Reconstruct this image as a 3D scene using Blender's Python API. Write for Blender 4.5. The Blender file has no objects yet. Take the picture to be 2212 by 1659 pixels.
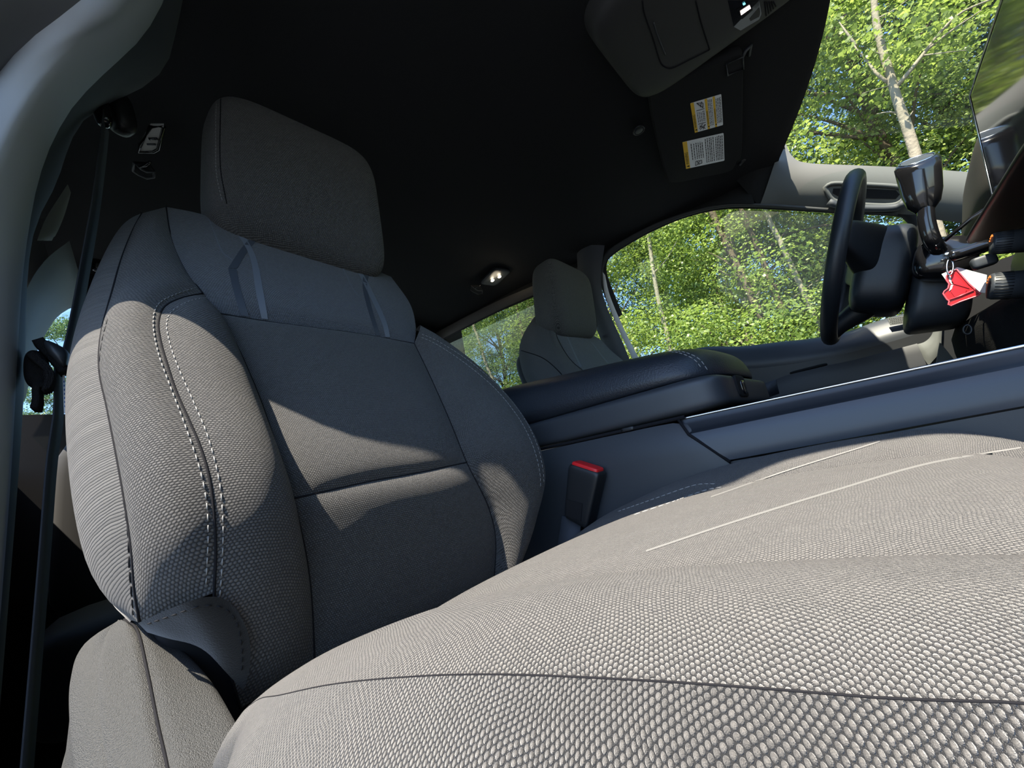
import bpy, bmesh, math, random
import numpy as np
from mathutils import Vector, Matrix
from mathutils.bvhtree import BVHTree

# ------------------------------------------------------------------ camera, light
scn = bpy.context.scene
COL = scn.collection
F, CX, CY = 831.0, 1106.0, 829.5
CAM = np.array([.70, 0, .55])
RW = np.array([[-0.67946452, -0.0247078, -0.73329223],
               [0.70905876, -0.27899418, -0.64760939],
               [-0.18858326, -0.95997488, 0.20708593]])
cd = bpy.data.cameras.new('camera')
cd.sensor_fit = 'HORIZONTAL'
cd.sensor_width = 36
cd.lens = 36 * F / 2212
cd.clip_start = .005
cd.clip_end = 300
cam = bpy.data.objects.new('camera', cd)
M = Matrix.Identity(4)
for i in range(3):
    M[i][0] = RW[i, 0]; M[i][1] = -RW[i, 1]; M[i][2] = -RW[i, 2]; M[i][3] = CAM[i]
cam.matrix_world = M
COL.objects.link(cam)
scn.camera = cam

SUN = Vector((1, .15, 1.6)).normalized()
wd = bpy.data.worlds.new('sky')
scn.world = wd
wd.use_nodes = True
nt = wd.node_tree
sky = nt.nodes.new('ShaderNodeTexSky')
sky.sky_type = 'NISHITA'
sky.sun_disc = False
sky.sun_elevation = math.asin(SUN.z)
sky.sun_rotation = math.atan2(SUN.x, SUN.y)
sky.air_density = 1.0
sky.dust_density = .6
sky.ozone_density = 3.0
tint = nt.nodes.new('ShaderNodeMix'); tint.data_type = 'RGBA'; tint.blend_type = 'MULTIPLY'
tint.inputs[0].default_value = 1; tint.inputs[7].default_value = (.90, .98, 1.07, 1)
nt.links.new(sky.outputs[0], tint.inputs[6]); nt.links.new(tint.outputs[2], nt.nodes['Background'].inputs[0])
nt.nodes['Background'].inputs[1].default_value = .21
sl = bpy.data.lights.new('sun', 'SUN')
sl.energy = 9.0
sl.angle = math.radians(.55)
sl.color = (1, .90, .75)
so = bpy.data.objects.new('sun', sl)
so.rotation_euler = SUN.to_track_quat('Z', 'Y').to_euler()
COL.objects.link(so)
vs = scn.view_settings
vs.view_transform = 'Standard'
vs.look = 'None'
vs.exposure = 0.95
vs.gamma = 1
vs.use_curve_mapping = False

# ------------------------------------------------------------------ helpers
def ray(px, py):
    return RW @ np.array([px - CX, py - CY, F])

def at(px, py, x=None, y=None, z=None):
    d = ray(px, py)
    for i, v in enumerate((x, y, z)):
        if v is not None:
            return CAM + d * ((v - CAM[i]) / d[i])

def atp(px, py, p0, n):
    d = ray(px, py)
    p0 = np.array(p0, float); n = np.array(n, float)
    return CAM + d * (((p0 - CAM) @ n) / (d @ n))

def cr(pts, n, closed=False):
    """Catmull-Rom through pts, resampled to n+1 points evenly by length."""
    p = np.array(pts, float)
    if len(p) == 2:
        t = np.linspace(0, 1, n + 1)[:, None]
        return p[0] * (1 - t) + p[1] * t
    if closed:
        q = np.vstack([p[-1], p, p[0], p[1]])
    else:
        q = np.vstack([2 * p[0] - p[1], p, 2 * p[-1] - p[-2]])
    out = []
    for i in range(1, len(q) - 2):
        for t in np.linspace(0, 1, 12, endpoint=False):
            a, b, c, d = q[i - 1], q[i], q[i + 1], q[i + 2]
            out.append(.5 * (2 * b + (c - a) * t + (2 * a - 5 * b + 4 * c - d) * t * t + (3 * b - a - 3 * c + d) * t ** 3))
    out.append(q[-2])
    return resample(np.array(out), n)

def resample(o, n):
    o = np.array(o, float)
    s = np.concatenate([[0], np.cumsum(np.linalg.norm(np.diff(o, axis=0), axis=1))])
    u = np.linspace(0, s[-1], n + 1)
    return np.stack([np.interp(u, s, o[:, k]) for k in range(o.shape[1])], 1)

def worldloc(o):
    v = np.zeros(3)
    while o is not None:
        v += np.array(o.location)
        o = o.parent
    return v

def mesh(name, V, Fc, mat, parent=None, smooth=True, uv=None, label=None, sharp=None):
    V = np.array(V, float).reshape(-1, 3)
    if parent is not None:
        V = V - worldloc(parent)
    me = bpy.data.meshes.new(name)
    me.from_pydata(V.tolist(), [], Fc)
    if smooth and len(me.polygons):
        me.polygons.foreach_set('use_smooth', [True] * len(me.polygons))
        if sharp:
            try: me.set_sharp_from_angle(angle=math.radians(sharp))
            except Exception: pass
    if uv is not None:
        l = me.uv_layers.new(name='UVMap')
        idx = np.zeros(len(me.loops), int)
        me.loops.foreach_get('vertex_index', idx)
        l.data.foreach_set('uv', np.array(uv, float)[idx].ravel())
    if mat is not None:
        me.materials.append(mat)
    o = bpy.data.objects.new(name, me)
    COL.objects.link(o)
    if parent is not None: o.parent = parent
    if label: o['label'] = label
    return o

def tag(o, label, cat, group=None):
    o['label'] = label; o['category'] = cat
    if group: o['group'] = group
    return o

def thing(name, loc, label, cat, group=None):
    o = bpy.data.objects.new(name, None)
    o.empty_display_size = .05
    o.location = loc
    COL.objects.link(o)
    return tag(o, label, cat, group)

def struct(o, label=None):
    o['kind'] = 'structure'
    if label: o['label'] = label
    return o

def gridfaces(nu, nv, off=0):
    w = nu + 1
    return [(off + j * w + i, off + j * w + i + 1, off + (j + 1) * w + i + 1, off + (j + 1) * w + i) for j in range(nv) for i in range(nu)]

class Patch:
    """Coons patch between four 3-D curves (left/right run bottom->top, bottom/top run left->right)."""
    def __init__(s, l, r, b=None, t=None, nu=20, nv=40, h=0., e=4., pu=None, hint=None, edge_v=True, fn=None, uvp=None):
        L = cr(l, nv); R = cr(r, nv)
        B = cr(b, nu) if b is not None else cr([L[0], R[0]], nu)
        T = cr(t, nu) if t is not None else cr([L[-1], R[-1]], nu)
        u = np.linspace(0, 1, nu + 1)[None, :, None]; v = np.linspace(0, 1, nv + 1)[:, None, None]
        G = (1 - v) * B[None] + v * T[None] + (1 - u) * L[:, None] + u * R[:, None] \
            - ((1 - u) * (1 - v) * L[0] + u * (1 - v) * R[0] + (1 - u) * v * L[-1] + u * v * R[-1])
        s.nu, s.nv = nu, nv
        du = np.gradient(G, axis=1); dv = np.gradient(G, axis=0)
        N = np.cross(du, dv); N /= np.linalg.norm(N, axis=2, keepdims=True) + 1e-12
        c = G.reshape(-1, 3).mean(0)
        hv = (CAM - c) if hint is None else np.array(hint, float)
        if N.reshape(-1, 3).mean(0) @ hv < 0: N = -N; s.flip = True
        else: s.flip = False
        uu, vv = np.meshgrid(np.linspace(0, 1, nu + 1), np.linspace(0, 1, nv + 1))
        k = 1 - np.abs(2 * uu - 1) ** e
        if edge_v: k = k * (1 - np.abs(2 * vv - 1) ** (e * 3))
        if pu is not None: k = k * np.array([[pu(a, b) for a in np.linspace(0, 1, nu + 1)] for b in np.linspace(0, 1, nv + 1)])
        H = h * k
        if fn is not None: H = H + np.array([[fn(a, b) for a in np.linspace(0, 1, nu + 1)] for b in np.linspace(0, 1, nv + 1)])
        s.G = G + N * H[:, :, None]
        wu = np.linalg.norm(np.diff(s.G, axis=1), axis=2).sum(1).mean()
        wv = np.linalg.norm(np.diff(s.G, axis=0), axis=2).sum(0).mean()
        s.uv = np.stack([uu * wu, vv * wv], 2).reshape(-1, 2)
        if uvp is not None: s.uv = np.stack([s.G.reshape(-1, 3) @ np.array(uvp[0]), s.G.reshape(-1, 3) @ np.array(uvp[1])], 1)
        s.F = gridfaces(nu, nv)
        if s.flip: s.F = [f[::-1] for f in s.F]
    def obj(s, name, mat, parent=None, label=None):
        return mesh(name, s.G, s.F, mat, parent, uv=s.uv, label=label)
    def bvh(s):
        return BVHTree.FromPolygons([tuple(p) for p in s.G.reshape(-1, 3)], s.F)

def hit(bv, px, py, lift=0.):
    d = ray(px, py); d = d / np.linalg.norm(d)
    bvs = bv if isinstance(bv, (list, tuple)) else [bv]
    best = None
    for b in bvs:
        h = b.ray_cast(Vector(CAM), Vector(d))
        if h[0] is not None and (best is None or h[3] < best[1]):
            best = (np.array(h[0]) - d * lift, h[3])
    return None if best is None else best[0]

def tube(path, r, n=8, caps=True, closed=False):
    p = np.array(path, float); m = len(p)
    if np.isscalar(r): r = [r] * m
    T = np.gradient(p, axis=0)
    if closed: T = np.roll(p, -1, 0) - np.roll(p, 1, 0)
    T /= np.linalg.norm(T, axis=1, keepdims=True) + 1e-12
    a = np.array([0, 0, 1.]) if abs(T[0][2]) < .9 else np.array([1., 0, 0])
    V = []; prev = None
    for i in range(m):
        if prev is None: u = np.cross(T[i], a)
        else: u = prev - T[i] * (prev @ T[i])
        u /= np.linalg.norm(u) + 1e-12; prev = u
        w = np.cross(T[i], u)
        for k in range(n):
            q = 2 * math.pi * k / n
            V.append(p[i] + r[i] * (math.cos(q) * u + math.sin(q) * w))
    Fc = []
    for i in range(m if closed else m - 1):
        j = (i + 1) % m
        for k in range(n):
            Fc.append((i * n + k, i * n + (k + 1) % n, j * n + (k + 1) % n, j * n + k))
    if caps and not closed:
        Fc.append(tuple(range(n))[::-1]); Fc.append(tuple((m - 1) * n + k for k in range(n)))
    return V, Fc

def join(parts):
    V = []; Fc = []
    for v, f in parts:
        o = len(V); V += [tuple(q) for q in v]; Fc += [tuple(i + o for i in g) for g in f]
    return V, Fc

def rhex(c, n=6, seg=10, nn=None):
    """Rounded hexahedron: superquadric-rounded cube mapped onto 8 corners.
    corner order: index = ix + 2*iy + 4*iz over local (a,b,c) in (-,+)."""
    c = np.array(c, float)
    if np.isscalar(n): n = (n, n, n)
    V = []; Fc = []; key = {}
    L = np.tan(np.linspace(-1, 1, seg + 1) * math.pi / 4 * .98) / math.tan(math.pi / 4 * .98)
    L = np.sign(L) * np.abs(np.linspace(-1, 1, seg + 1)) ** .75
    def vert(p):
        k = tuple(np.round(p, 6))
        if k in key: return key[k]
        q = np.array(p, float)
        d = sum(abs(q[i]) ** n[i] for i in range(3))
        lo, hi = 0., 1.5
        for _ in range(30):
            m = (lo + hi) / 2
            if sum(abs(q[i] * m) ** n[i] for i in range(3)) < 1: lo = m
            else: hi = m
        q = q * lo
        w = (q + 1) / 2
        P = np.zeros(3)
        for i in range(8):
            P += c[i] * (w[0] if i & 1 else 1 - w[0]) * (w[1] if i & 2 else 1 - w[1]) * (w[2] if i & 4 else 1 - w[2])
        key[k] = len(V); V.append(P); return key[k]
    for ax in range(3):
        for sg in (-1, 1):
            for i in range(seg):
                for j in range(seg):
                    quad = []
                    for di, dj in ((0, 0), (1, 0), (1, 1), (0, 1)):
                        p = [0, 0, 0]; p[ax] = sg; p[(ax + 1) % 3] = L[i + di]; p[(ax + 2) % 3] = L[j + dj]
                        quad.append(vert(p))
                    Fc.append(tuple(quad if sg > 0 else quad[::-1]))
    return V, Fc

def boxc(cen, half, R=None):
    cen = np.array(cen, float)
    out = []
    for i in range(8):
        d = np.array([half[0] * (1 if i & 1 else -1), half[1] * (1 if i & 2 else -1), half[2] * (1 if i & 4 else -1)])
        out.append(cen + (d if R is None else R @ d))
    return np.array(out)

def rot(ax, deg):
    return np.array(Matrix.Rotation(math.radians(deg), 3, ax))

def frame(d, up=(0, 0, 1)):
    """columns: side, d, up-ish"""
    d = np.array(d, float); d /= np.linalg.norm(d)
    s = np.cross(d, np.array(up, float)); s /= np.linalg.norm(s)
    u = np.cross(s, d)
    return np.stack([s, d, u], 1)

def prism(poly, off, both=False):
    """polygon (3-D loop) extruded by vector off."""
    p = np.array(poly, float); n = len(p); off = np.array(off, float)
    a = p - off if both else p
    V = list(a) + list(p + off)
    Fc = [tuple(range(n))[::-1], tuple(range(n, 2 * n))]
    Fc += [(i, (i + 1) % n, n + (i + 1) % n, n + i) for i in range(n)]
    return V, Fc

def ribbon(path, wdir, w, th=.0012):
    p = np.array(path, float); m = len(p)
    wd_ = np.array(wdir, float)
    if wd_.ndim == 1: wd_ = np.repeat(wd_[None], m, 0)
    wd_ = wd_ / np.linalg.norm(wd_, axis=1, keepdims=True)
    T = np.gradient(p, axis=0); N = np.cross(T, wd_); N /= np.linalg.norm(N, axis=1, keepdims=True)
    V = []
    for i in range(m):
        for a, b in ((-1, -1), (1, -1), (1, 1), (-1, 1)):
            V.append(p[i] + wd_[i] * a * w / 2 + N[i] * b * th / 2)
    Fc = [(4 * i + k, 4 * i + (k + 1) % 4, 4 * i + 4 + (k + 1) % 4, 4 * i + 4 + k) for i in range(m - 1) for k in range(4)]
    Fc += [(3, 2, 1, 0), tuple(4 * (m - 1) + k for k in range(4))]
    return V, Fc

def stitches(curve, L=.0055, gap=.0028, r=.0007):
    c = np.array(curve, float)
    s = np.concatenate([[0], np.cumsum(np.linalg.norm(np.diff(c, axis=0), axis=1))])
    f = lambda q: np.array([np.interp(q, s, c[:, k]) for k in range(3)])
    out = []; q = 0
    while q + L < s[-1]:
        out.append(tube([f(q), f(q + L * .5) , f(q + L)], [r * .7, r, r * .7], 5)); q += L + gap
    return join(out)

def curve_on(bvs, pts, n, lift=.0005):
    px = cr([(a, b) for a, b in pts], n)
    out = [hit(bvs, a, b, lift) for a, b in px]
    return np.array([o for o in out if o is not None])

# ------------------------------------------------------------------ materials
MATS = {}
def _n(t, kind, **kw):
    n = t.nodes.new('ShaderNode' + kind)
    for k, v in kw.items(): setattr(n, k, v)
    return n

def mat(name, col, rough=.6, spec=.5, metal=0., bump=None, var=None, coat=0., sheen=0., emit=None):
    """bump=(scale, strength, distance); var=(scale, amount) brightness mottling of the stuff itself"""
    m = bpy.data.materials.new(name); m.use_nodes = True
    t = m.node_tree; b = t.nodes['Principled BSDF']
    b.inputs['Base Color'].default_value = (*col, 1)
    b.inputs['Roughness'].default_value = rough
    b.inputs['Specular IOR Level'].default_value = spec
    b.inputs['Metallic'].default_value = metal
    b.inputs['Coat Weight'].default_value = coat
    b.inputs['Coat Roughness'].default_value = .05
    b.inputs['Sheen Weight'].default_value = sheen
    tc = _n(t, 'TexCoord')
    if emit:
        b.inputs['Emission Color'].default_value = (*emit[0], 1)
        b.inputs['Emission Strength'].default_value = emit[1]
    if bump:
        z = _n(t, 'TexNoise'); z.inputs['Scale'].default_value = bump[0]; z.inputs['Detail'].default_value = 3
        t.links.new(tc.outputs['Object'], z.inputs['Vector'])
        bp = _n(t, 'Bump'); bp.inputs['Strength'].default_value = bump[1]; bp.inputs['Distance'].default_value = bump[2]
        t.links.new(z.outputs['Fac'], bp.inputs['Height']); t.links.new(bp.outputs[0], b.inputs['Normal'])
    if var:
        z = _n(t, 'TexNoise'); z.inputs['Scale'].default_value = var[0]; z.inputs['Detail'].default_value = 4
        t.links.new(tc.outputs['Object'], z.inputs['Vector'])
        mx = _n(t, 'Mix', data_type='RGBA')
        mx.inputs[6].default_value = (*[c * (1 - var[1]) for c in col], 1)
        mx.inputs[7].default_value = (*[min(1, c * (1 + var[1])) for c in col], 1)
        t.links.new(z.outputs['Fac'], mx.inputs[0]); t.links.new(mx.outputs[2], b.inputs['Base Color'])
    MATS[name] = m
    return m

def weave(name, pu, pv, lo, hi, bumpd, rough=.75, sheen=.2, stagger=.5, fill=1.0, spec=.35):
    """Cloth of raised yarn dots: UV in metres, yarn pitch pu x pv."""
    m = bpy.data.materials.new(name); m.use_nodes = True
    t = m.node_tree; b = t.nodes['Principled BSDF']
    uv = _n(t, 'UVMap'); sp = _n(t, 'SeparateXYZ')
    nz = _n(t, 'TexNoise'); nz.inputs['Scale'].default_value = 35; nz.inputs['Detail'].default_value = 2
    va = _n(t, 'VectorMath', operation='SCALE'); va.inputs['Scale'].default_value = .006
    vb = _n(t, 'VectorMath', operation='ADD')
    t.links.new(uv.outputs[0], nz.inputs['Vector'])
    t.links.new(nz.outputs['Color'], va.inputs[0]); t.links.new(uv.outputs[0], vb.inputs[0]); t.links.new(va.outputs[0], vb.inputs[1])
    t.links.new(vb.outputs[0], sp.inputs[0])
    def M_(op, a, c=None):
        n = _n(t, 'Math', operation=op)
        for i, q in enumerate((a, c)):
            if q is None: continue
            if isinstance(q, (int, float)): n.inputs[i].default_value = q
            else: t.links.new(q, n.inputs[i])
        return n.outputs[0]
    u = M_('DIVIDE', sp.outputs[0], pu); v = M_('DIVIDE', sp.outputs[1], pv)
    row = M_('FLOOR', v)
    us = M_('ADD', u, M_('MULTIPLY', row, stagger))
    du = M_('SUBTRACT', M_('FRACT', us), .5); dv = M_('SUBTRACT', M_('FRACT', v), .5)
    r2 = M_('ADD', M_('MULTIPLY', M_('MULTIPLY', du, du), 4 / fill), M_('MULTIPLY', M_('MULTIPLY', dv, dv), 4 / fill))
    h = M_('SUBTRACT', 1.0, r2)
    h = M_('POWER', M_('MAXIMUM', h, 0.0), .6)
    cmb = _n(t, 'CombineXYZ'); t.links.new(M_('FLOOR', us), cmb.inputs[0]); t.links.new(row, cmb.inputs[1])
    wn = _n(t, 'TexWhiteNoise', noise_dimensions='2D'); t.links.new(cmb.outputs[0], wn.inputs['Vector'])
    fac = M_('MULTIPLY', h, M_('ADD', M_('MULTIPLY', wn.outputs['Value'], .5), .62))
    mx = _n(t, 'Mix', data_type='RGBA')
    mx.inputs[6].default_value = (*lo, 1); mx.inputs[7].default_value = (*hi, 1)
    f3 = _n(t, 'TexNoise'); f3.inputs['Scale'].default_value = 2600; f3.inputs['Detail'].default_value = 2
    t.links.new(uv.outputs[0], f3.inputs['Vector'])
    fac = M_('MULTIPLY', fac, M_('ADD', M_('MULTIPLY', f3.outputs['Fac'], 1.3), .35))
    t.links.new(fac, mx.inputs[0]); t.links.new(mx.outputs[2], b.inputs['Base Color'])
    f2 = _n(t, 'TexNoise'); f2.inputs['Scale'].default_value = 4000; f2.inputs['Detail'].default_value = 1
    t.links.new(uv.outputs[0], f2.inputs['Vector'])
    hh = M_('ADD', h, M_('MULTIPLY', f2.outputs['Fac'], .55))
    bp = _n(t, 'Bump'); bp.inputs['Strength'].default_value = 1; bp.inputs['Distance'].default_value = bumpd
    t.links.new(hh, bp.inputs['Height']); t.links.new(bp.outputs[0], b.inputs['Normal'])
    b.inputs['Roughness'].default_value = rough; b.inputs['Sheen Weight'].default_value = sheen
    b.inputs['Specular IOR Level'].default_value = spec
    MATS[name] = m
    return m

CLOTH = weave('seat cloth', .0028, .0022, (.005, .0052, .006), (.120, .115, .108), .0015, fill=.8)
CLOTH_CU = weave('cushion cloth', .0016, .0012, (.005, .0052, .006), (.118, .112, .104), .0011, fill=.78)
CLOTH_FINE = weave('seat cloth fine', .0022, .0018, (.004, .0044, .0052), (.092, .091, .090), .001, fill=.85)
CLOTH_RIB = weave('seat cloth ribbed', .35, .0026, (.014, .014, .015), (.10, .098, .095), .0009, stagger=0.)
CLOTH_TOP = weave('seat cloth upper', .0030, .0019, (.02, .025, .032), (.11, .12, .14), .0008)
STRIPE = mat('printed stripe', (.125, .14, .165), .6, .4)
STRIPE_D = mat('printed stripe dark', (.045, .052, .065), .6, .4)
STRIPE_L = mat('woven accent line', (.17, .17, .165), .6, .4)
FELT = mat('felt', (.016, .015, .0135), .95, .1, bump=(900, .5, .0008), sheen=.3)
THREAD = mat('thread', (.23, .23, .225), .7, .2)
THREAD_D = mat('dark thread', (.015, .015, .017), .8, .2)
SEAM = mat('seam', (.012, .012, .014), .9, .1)
PLASTIC = mat('charcoal plastic', (.066, .067, .066), .5, .5, bump=(1500, 1.0, .0022))
PLASTIC_S = mat('smooth charcoal plastic', (.032, .036, .042), .45, .5, bump=(1500, .12, .0004))
PLASTIC_SAT = mat('satin side trim', (.042, .049, .062), .38, .5, bump=(2500, .08, .0003))
PLASTIC_D = mat('dark plastic', (.010, .011, .0125), .45, .5, bump=(1200, .15, .0004))
GLOSS = mat('gloss black', (.008, .008, .009), .12, .6, coat=.3)
BLACK = mat('matte black', (.006, .006, .007), .8, .3)
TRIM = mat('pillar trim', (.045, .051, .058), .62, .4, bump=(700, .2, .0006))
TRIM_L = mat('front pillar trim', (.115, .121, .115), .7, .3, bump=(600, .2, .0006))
LINER = mat('headliner cloth', (.016, .0165, .017), .95, .15, bump=(900, .4, .0008), var=(3, .1))
LEATHER = mat('leather', (.018, .021, .027), .42, .5, bump=(420, .55, .0011))
LEATHER_S = mat('steering leather', (.012, .0145, .018), .45, .5, bump=(500, .2, .0006))
CHROME = mat('chrome', (.75, .76, .78), .18, .5, metal=1)
EDGE = mat('bright edge', (.9, .9, .9), .22, .6, metal=1)
WHITE = mat('white paint', (.72, .75, .77), .3, .5)
RUBBER = mat('rubber seal', (.012, .012, .013), .7, .3)
WEB = mat('belt webbing', (.05, .055, .066), .75, .3, bump=(1500, .4, .0006))
VELCRO = mat('fuzzy strap', (.03, .029, .03), 1, .1, bump=(1600, 1, .003))
RED = mat('red plastic', (.62, .012, .015), .35, .5)
REDTAG = mat('red translucent tag', (.75, .02, .03), .25, .5)
PAPER = mat('paper', (.75, .77, .76), .8, .2)
TAGW = mat('woven label', (.75, .78, .82), .7, .2)
YELLOW = mat('label yellow', (.85, .52, .03), .6, .3)
LABEL = mat('label white', (.80, .82, .82), .6, .3)
INK = mat('label ink', (.02, .02, .02), .8, .2)
LAMPLENS = mat('lamp lens', (.5, .48, .45), .15, .6, coat=.3)
CARPET = mat('carpet', (.012, .012, .012), 1, .1, bump=(700, .8, .002))
BARK = mat('bark', (.10, .08, .055), .95, .1, bump=(14, .9, .03), var=(5, .4))
BARK_P = mat('pale bark', (.24, .215, .16), .9, .1, bump=(18, .8, .02), var=(7, .3))
GROUND_BOUNCE = mat('gravel', (.11, .122, .142), 1, .1, var=(2, .3))  # unseen ground, colour chosen to bounce bluish fill light into the cab

def emitter(name, col, s):
    m = bpy.data.materials.new(name); m.use_nodes = True
    t = m.node_tree; t.nodes.remove(t.nodes['Principled BSDF'])
    e = _n(t, 'Emission'); e.inputs[0].default_value = (*col, 1); e.inputs[1].default_value = s
    t.links.new(e.outputs[0], t.nodes['Material Output'].inputs[0])
    return m
GLOW = emitter('lit bulb', (1, .86, .62), 14)
GLOW_P = emitter('lit button', (1, .8, .75), 2.2)
GLOW_C = emitter('cyan indicator', (.2, .8, 1), 1.2)
GLOW_O = emitter('orange indicator', (1, .25, .05), 1.0)

def glassmat(name, tint, refl=1.0):
    m = bpy.data.materials.new(name); m.use_nodes = True
    t = m.node_tree; t.nodes.remove(t.nodes['Principled BSDF'])
    tr = _n(t, 'BsdfTransparent'); tr.inputs[0].default_value = (*tint, 1)
    gl = _n(t, 'BsdfGlossy'); gl.inputs['Roughness'].default_value = .02
    ge = _n(t, 'NewGeometry'); dt = _n(t, 'VectorMath', operation='DOT_PRODUCT')
    t.links.new(ge.outputs['Normal'], dt.inputs[0]); t.links.new(ge.outputs['Incoming'], dt.inputs[1])
    def mth(op, p, q):
        n = _n(t, 'Math', operation=op)
        for i, v in enumerate((p, q)):
            if v is None: continue
            if isinstance(v, (int, float)): n.inputs[i].default_value = v
            else: t.links.new(v, n.inputs[i])
        return n.outputs[0]
    ca = mth('ABSOLUTE', dt.outputs['Value'], None)
    fo = mth('ADD', mth('MULTIPLY', mth('POWER', mth('SUBTRACT', 1.0, ca), 5.0), .96), .04)
    mu = _n(t, 'Math', operation='MULTIPLY'); mu.inputs[1].default_value = refl
    mx = _n(t, 'MixShader')
    t.links.new(fo, mu.inputs[0]); t.links.new(mu.outputs[0], mx.inputs[0])
    t.links.new(tr.outputs[0], mx.inputs[1]); t.links.new(gl.outputs[0], mx.inputs[2])
    t.links.new(mx.outputs[0], t.nodes['Material Output'].inputs[0])
    return m
GLASS = glassmat('clear glass', (.93, .97, .94))
GLASS_D = glassmat('privacy glass', (.62, .66, .62))

def leafmat(name, c1, c2, tr):
    m = bpy.data.materials.new(name); m.use_nodes = True
    t = m.node_tree; b = t.nodes['Principled BSDF']
    g = _n(t, 'NewGeometry'); cr_ = _n(t, 'ValToRGB')
    cr_.color_ramp.elements[0].color = (*c1, 1); cr_.color_ramp.elements[1].color = (*c2, 1)
    t.links.new(g.outputs['Random Per Island'], cr_.inputs[0]); t.links.new(cr_.outputs[0], b.inputs['Base Color'])
    b.inputs['Roughness'].default_value = .42; b.inputs['Specular IOR Level'].default_value = .5
    tl = _n(t, 'BsdfTranslucent'); mx = _n(t, 'MixShader'); mx.inputs[0].default_value = tr
    h = _n(t, 'HueSaturation'); h.inputs['Value'].default_value = 1.5; h.inputs['Saturation'].default_value = 1.1
    t.links.new(cr_.outputs[0], h.inputs['Color']); t.links.new(h.outputs[0], tl.inputs[0])
    t.links.new(b.outputs[0], mx.inputs[1]); t.links.new(tl.outputs[0], mx.inputs[2])
    t.links.new(mx.outputs[0], t.nodes['Material Output'].inputs[0])
    return m
LEAF_A = leafmat('leaf bright', (.11, .165, .04), (.32, .40, .115), .45)
LEAF_B = leafmat('leaf mid', (.08, .13, .04), (.22, .29, .095), .45)
LEAF_C = leafmat('leaf cool', (.06, .105, .045), (.15, .225, .10), .4)

# ------------------------------------------------------------------ setting: cab shell
SP0, SPN = (-.79, 0, .80), (.5, 0, -.11)          # leaning plane of the driver's side glass
def side(px, py, inn=0.):
    n = np.array(SPN) / np.linalg.norm(SPN)
    return atp(px, py, np.array(SP0) + n * inn, SPN)

def rail(y): return float(np.interp(-y, [-.25, 0, .2, .6, 1.0, 1.75], [1.235, 1.25, 1.262, 1.30, 1.355, 1.40]))
def xright(y): return float(np.interp(-y, [-.25, .3, .9, 1.75], [.66, .68, .78, .86]))
def xleft(y): return float(np.interp(-y, [-.25, .1, 1.75], [-.62, -.685, -.685]))
def roof(x, y):
    h = .045 * (1 - abs(x / (.72 if x < 0 else xright(y) + .02)) ** 4)
    return rail(y) + h

V = []; nu, nv = 48, 60
for j in range(nv + 1):
    for i in range(nu + 1):
        t = i / nu
        yf = 0
        # front edge bows at the centre; unseen right half pushed forward to block sun
        xl, xr = -.70, .86
        x = xl + (xr - xl) * t
        yfront = .18 - (.42 * min(abs(x), .66) ** 2 if x < 0 else -.08 * min(x, .6))
        y = yfront + (-1.72 - yfront) * (j / nv)
        x = min(max(x, xleft(y)), xright(y))
        V.append((x, y, roof(x, y)))
struct(mesh('ceiling', V, gridfaces(nu, nv), LINER), 'black cloth headliner curving over the whole cab')

# floor and dark lower shell
struct(mesh('floor', *prism([(-.85, -1.8, .0), (.88, -1.8, .0), (.88, 1.2, .0), (-.85, 1.2, .0)], (0, 0, -.03)), CARPET, smooth=False), 'black carpeted cab floor')
struct(mesh('wall_front', *prism([(-.85, .75, 0), (.8, .75, 0), (.8, .75, .86), (-.85, .75, .86)], (0, .03, 0)), BLACK, smooth=False), 'black bulkhead in front of the footwells')
struct(mesh('wall_left', *prism([(-.80, .17, 0), (-.80, .80, 0), (-.80, .80, .86), (-.80, .20, .80)], (-.03, 0, 0)), BLACK, smooth=False), "black footwell side ahead of the driver's door")
# back wall with its opening for the rear glass
YB = -1.70
bw = [((-.85, 0), (.88, .95)), ((-.85, 1.31), (.88, 1.45)), ((-.85, .95), (-.74, 1.31))]
struct(mesh('wall_back', *join([prism([(a[0], YB, a[1]), (b[0], YB, a[1]), (b[0], YB, b[1]), (a[0], YB, b[1])], (0, -.03, 0)) for a, b in bw]), BLACK, smooth=False), 'black trim around the rear glass')
# right rear: door inner and window above
struct(mesh('wall_right', *join([prism([(.87, -1.7, 0), (.87, -.55, 0), (.87, -.55, .80), (.87, -1.7, .80)], (.03, 0, 0)),
     prism([(.87, -1.7, 1.22), (.87, -.5, 1.22), (.80, -.5, 1.40), (.80, -1.7, 1.42)], (.03, 0, 0))]), PLASTIC_D, smooth=False), 'dark inner side of the rear cab beyond the belt')
w = struct(mesh('window_5', *prism([(.875, -1.45, .80), (.875, -.72, .80), (.865, -.72, 1.22), (.865, -1.45, 1.22)], (.004, 0, 0)), GLASS_D, smooth=False), 'rear side glass behind the belt')

# right rear pillar trim beside the rear glass (dark grey-green)
cp = Patch([at(44, 890, y=-1.62), at(60, 800, y=-1.62), at(100, 715, y=-1.6), at(140, 672, y=-1.6), at(190, 655, y=-1.6)],
           [at(38, 760, y=-1.1), at(42, 700, y=-1.1), at(60, 620, y=-1.1), at(100, 560, y=-1.15), at(150, 520, y=-1.2)], nu=10, nv=16, h=.012)
struct(cp.obj('trim_5', TRIM), 'grey rear pillar trim beside the rear glass')
wedge = Patch([at(80, 520, y=-.95), at(100, 470, y=-.95), at(146, 398, y=-.95)], [at(112, 520, y=-1.0), at(135, 470, y=-1.0), at(148, 402, y=-1.0)], nu=4, nv=10, h=.006)
struct(wedge.obj('trim_6', TRIM_L), 'pale sliver of rear door trim beside the belt')

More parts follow.
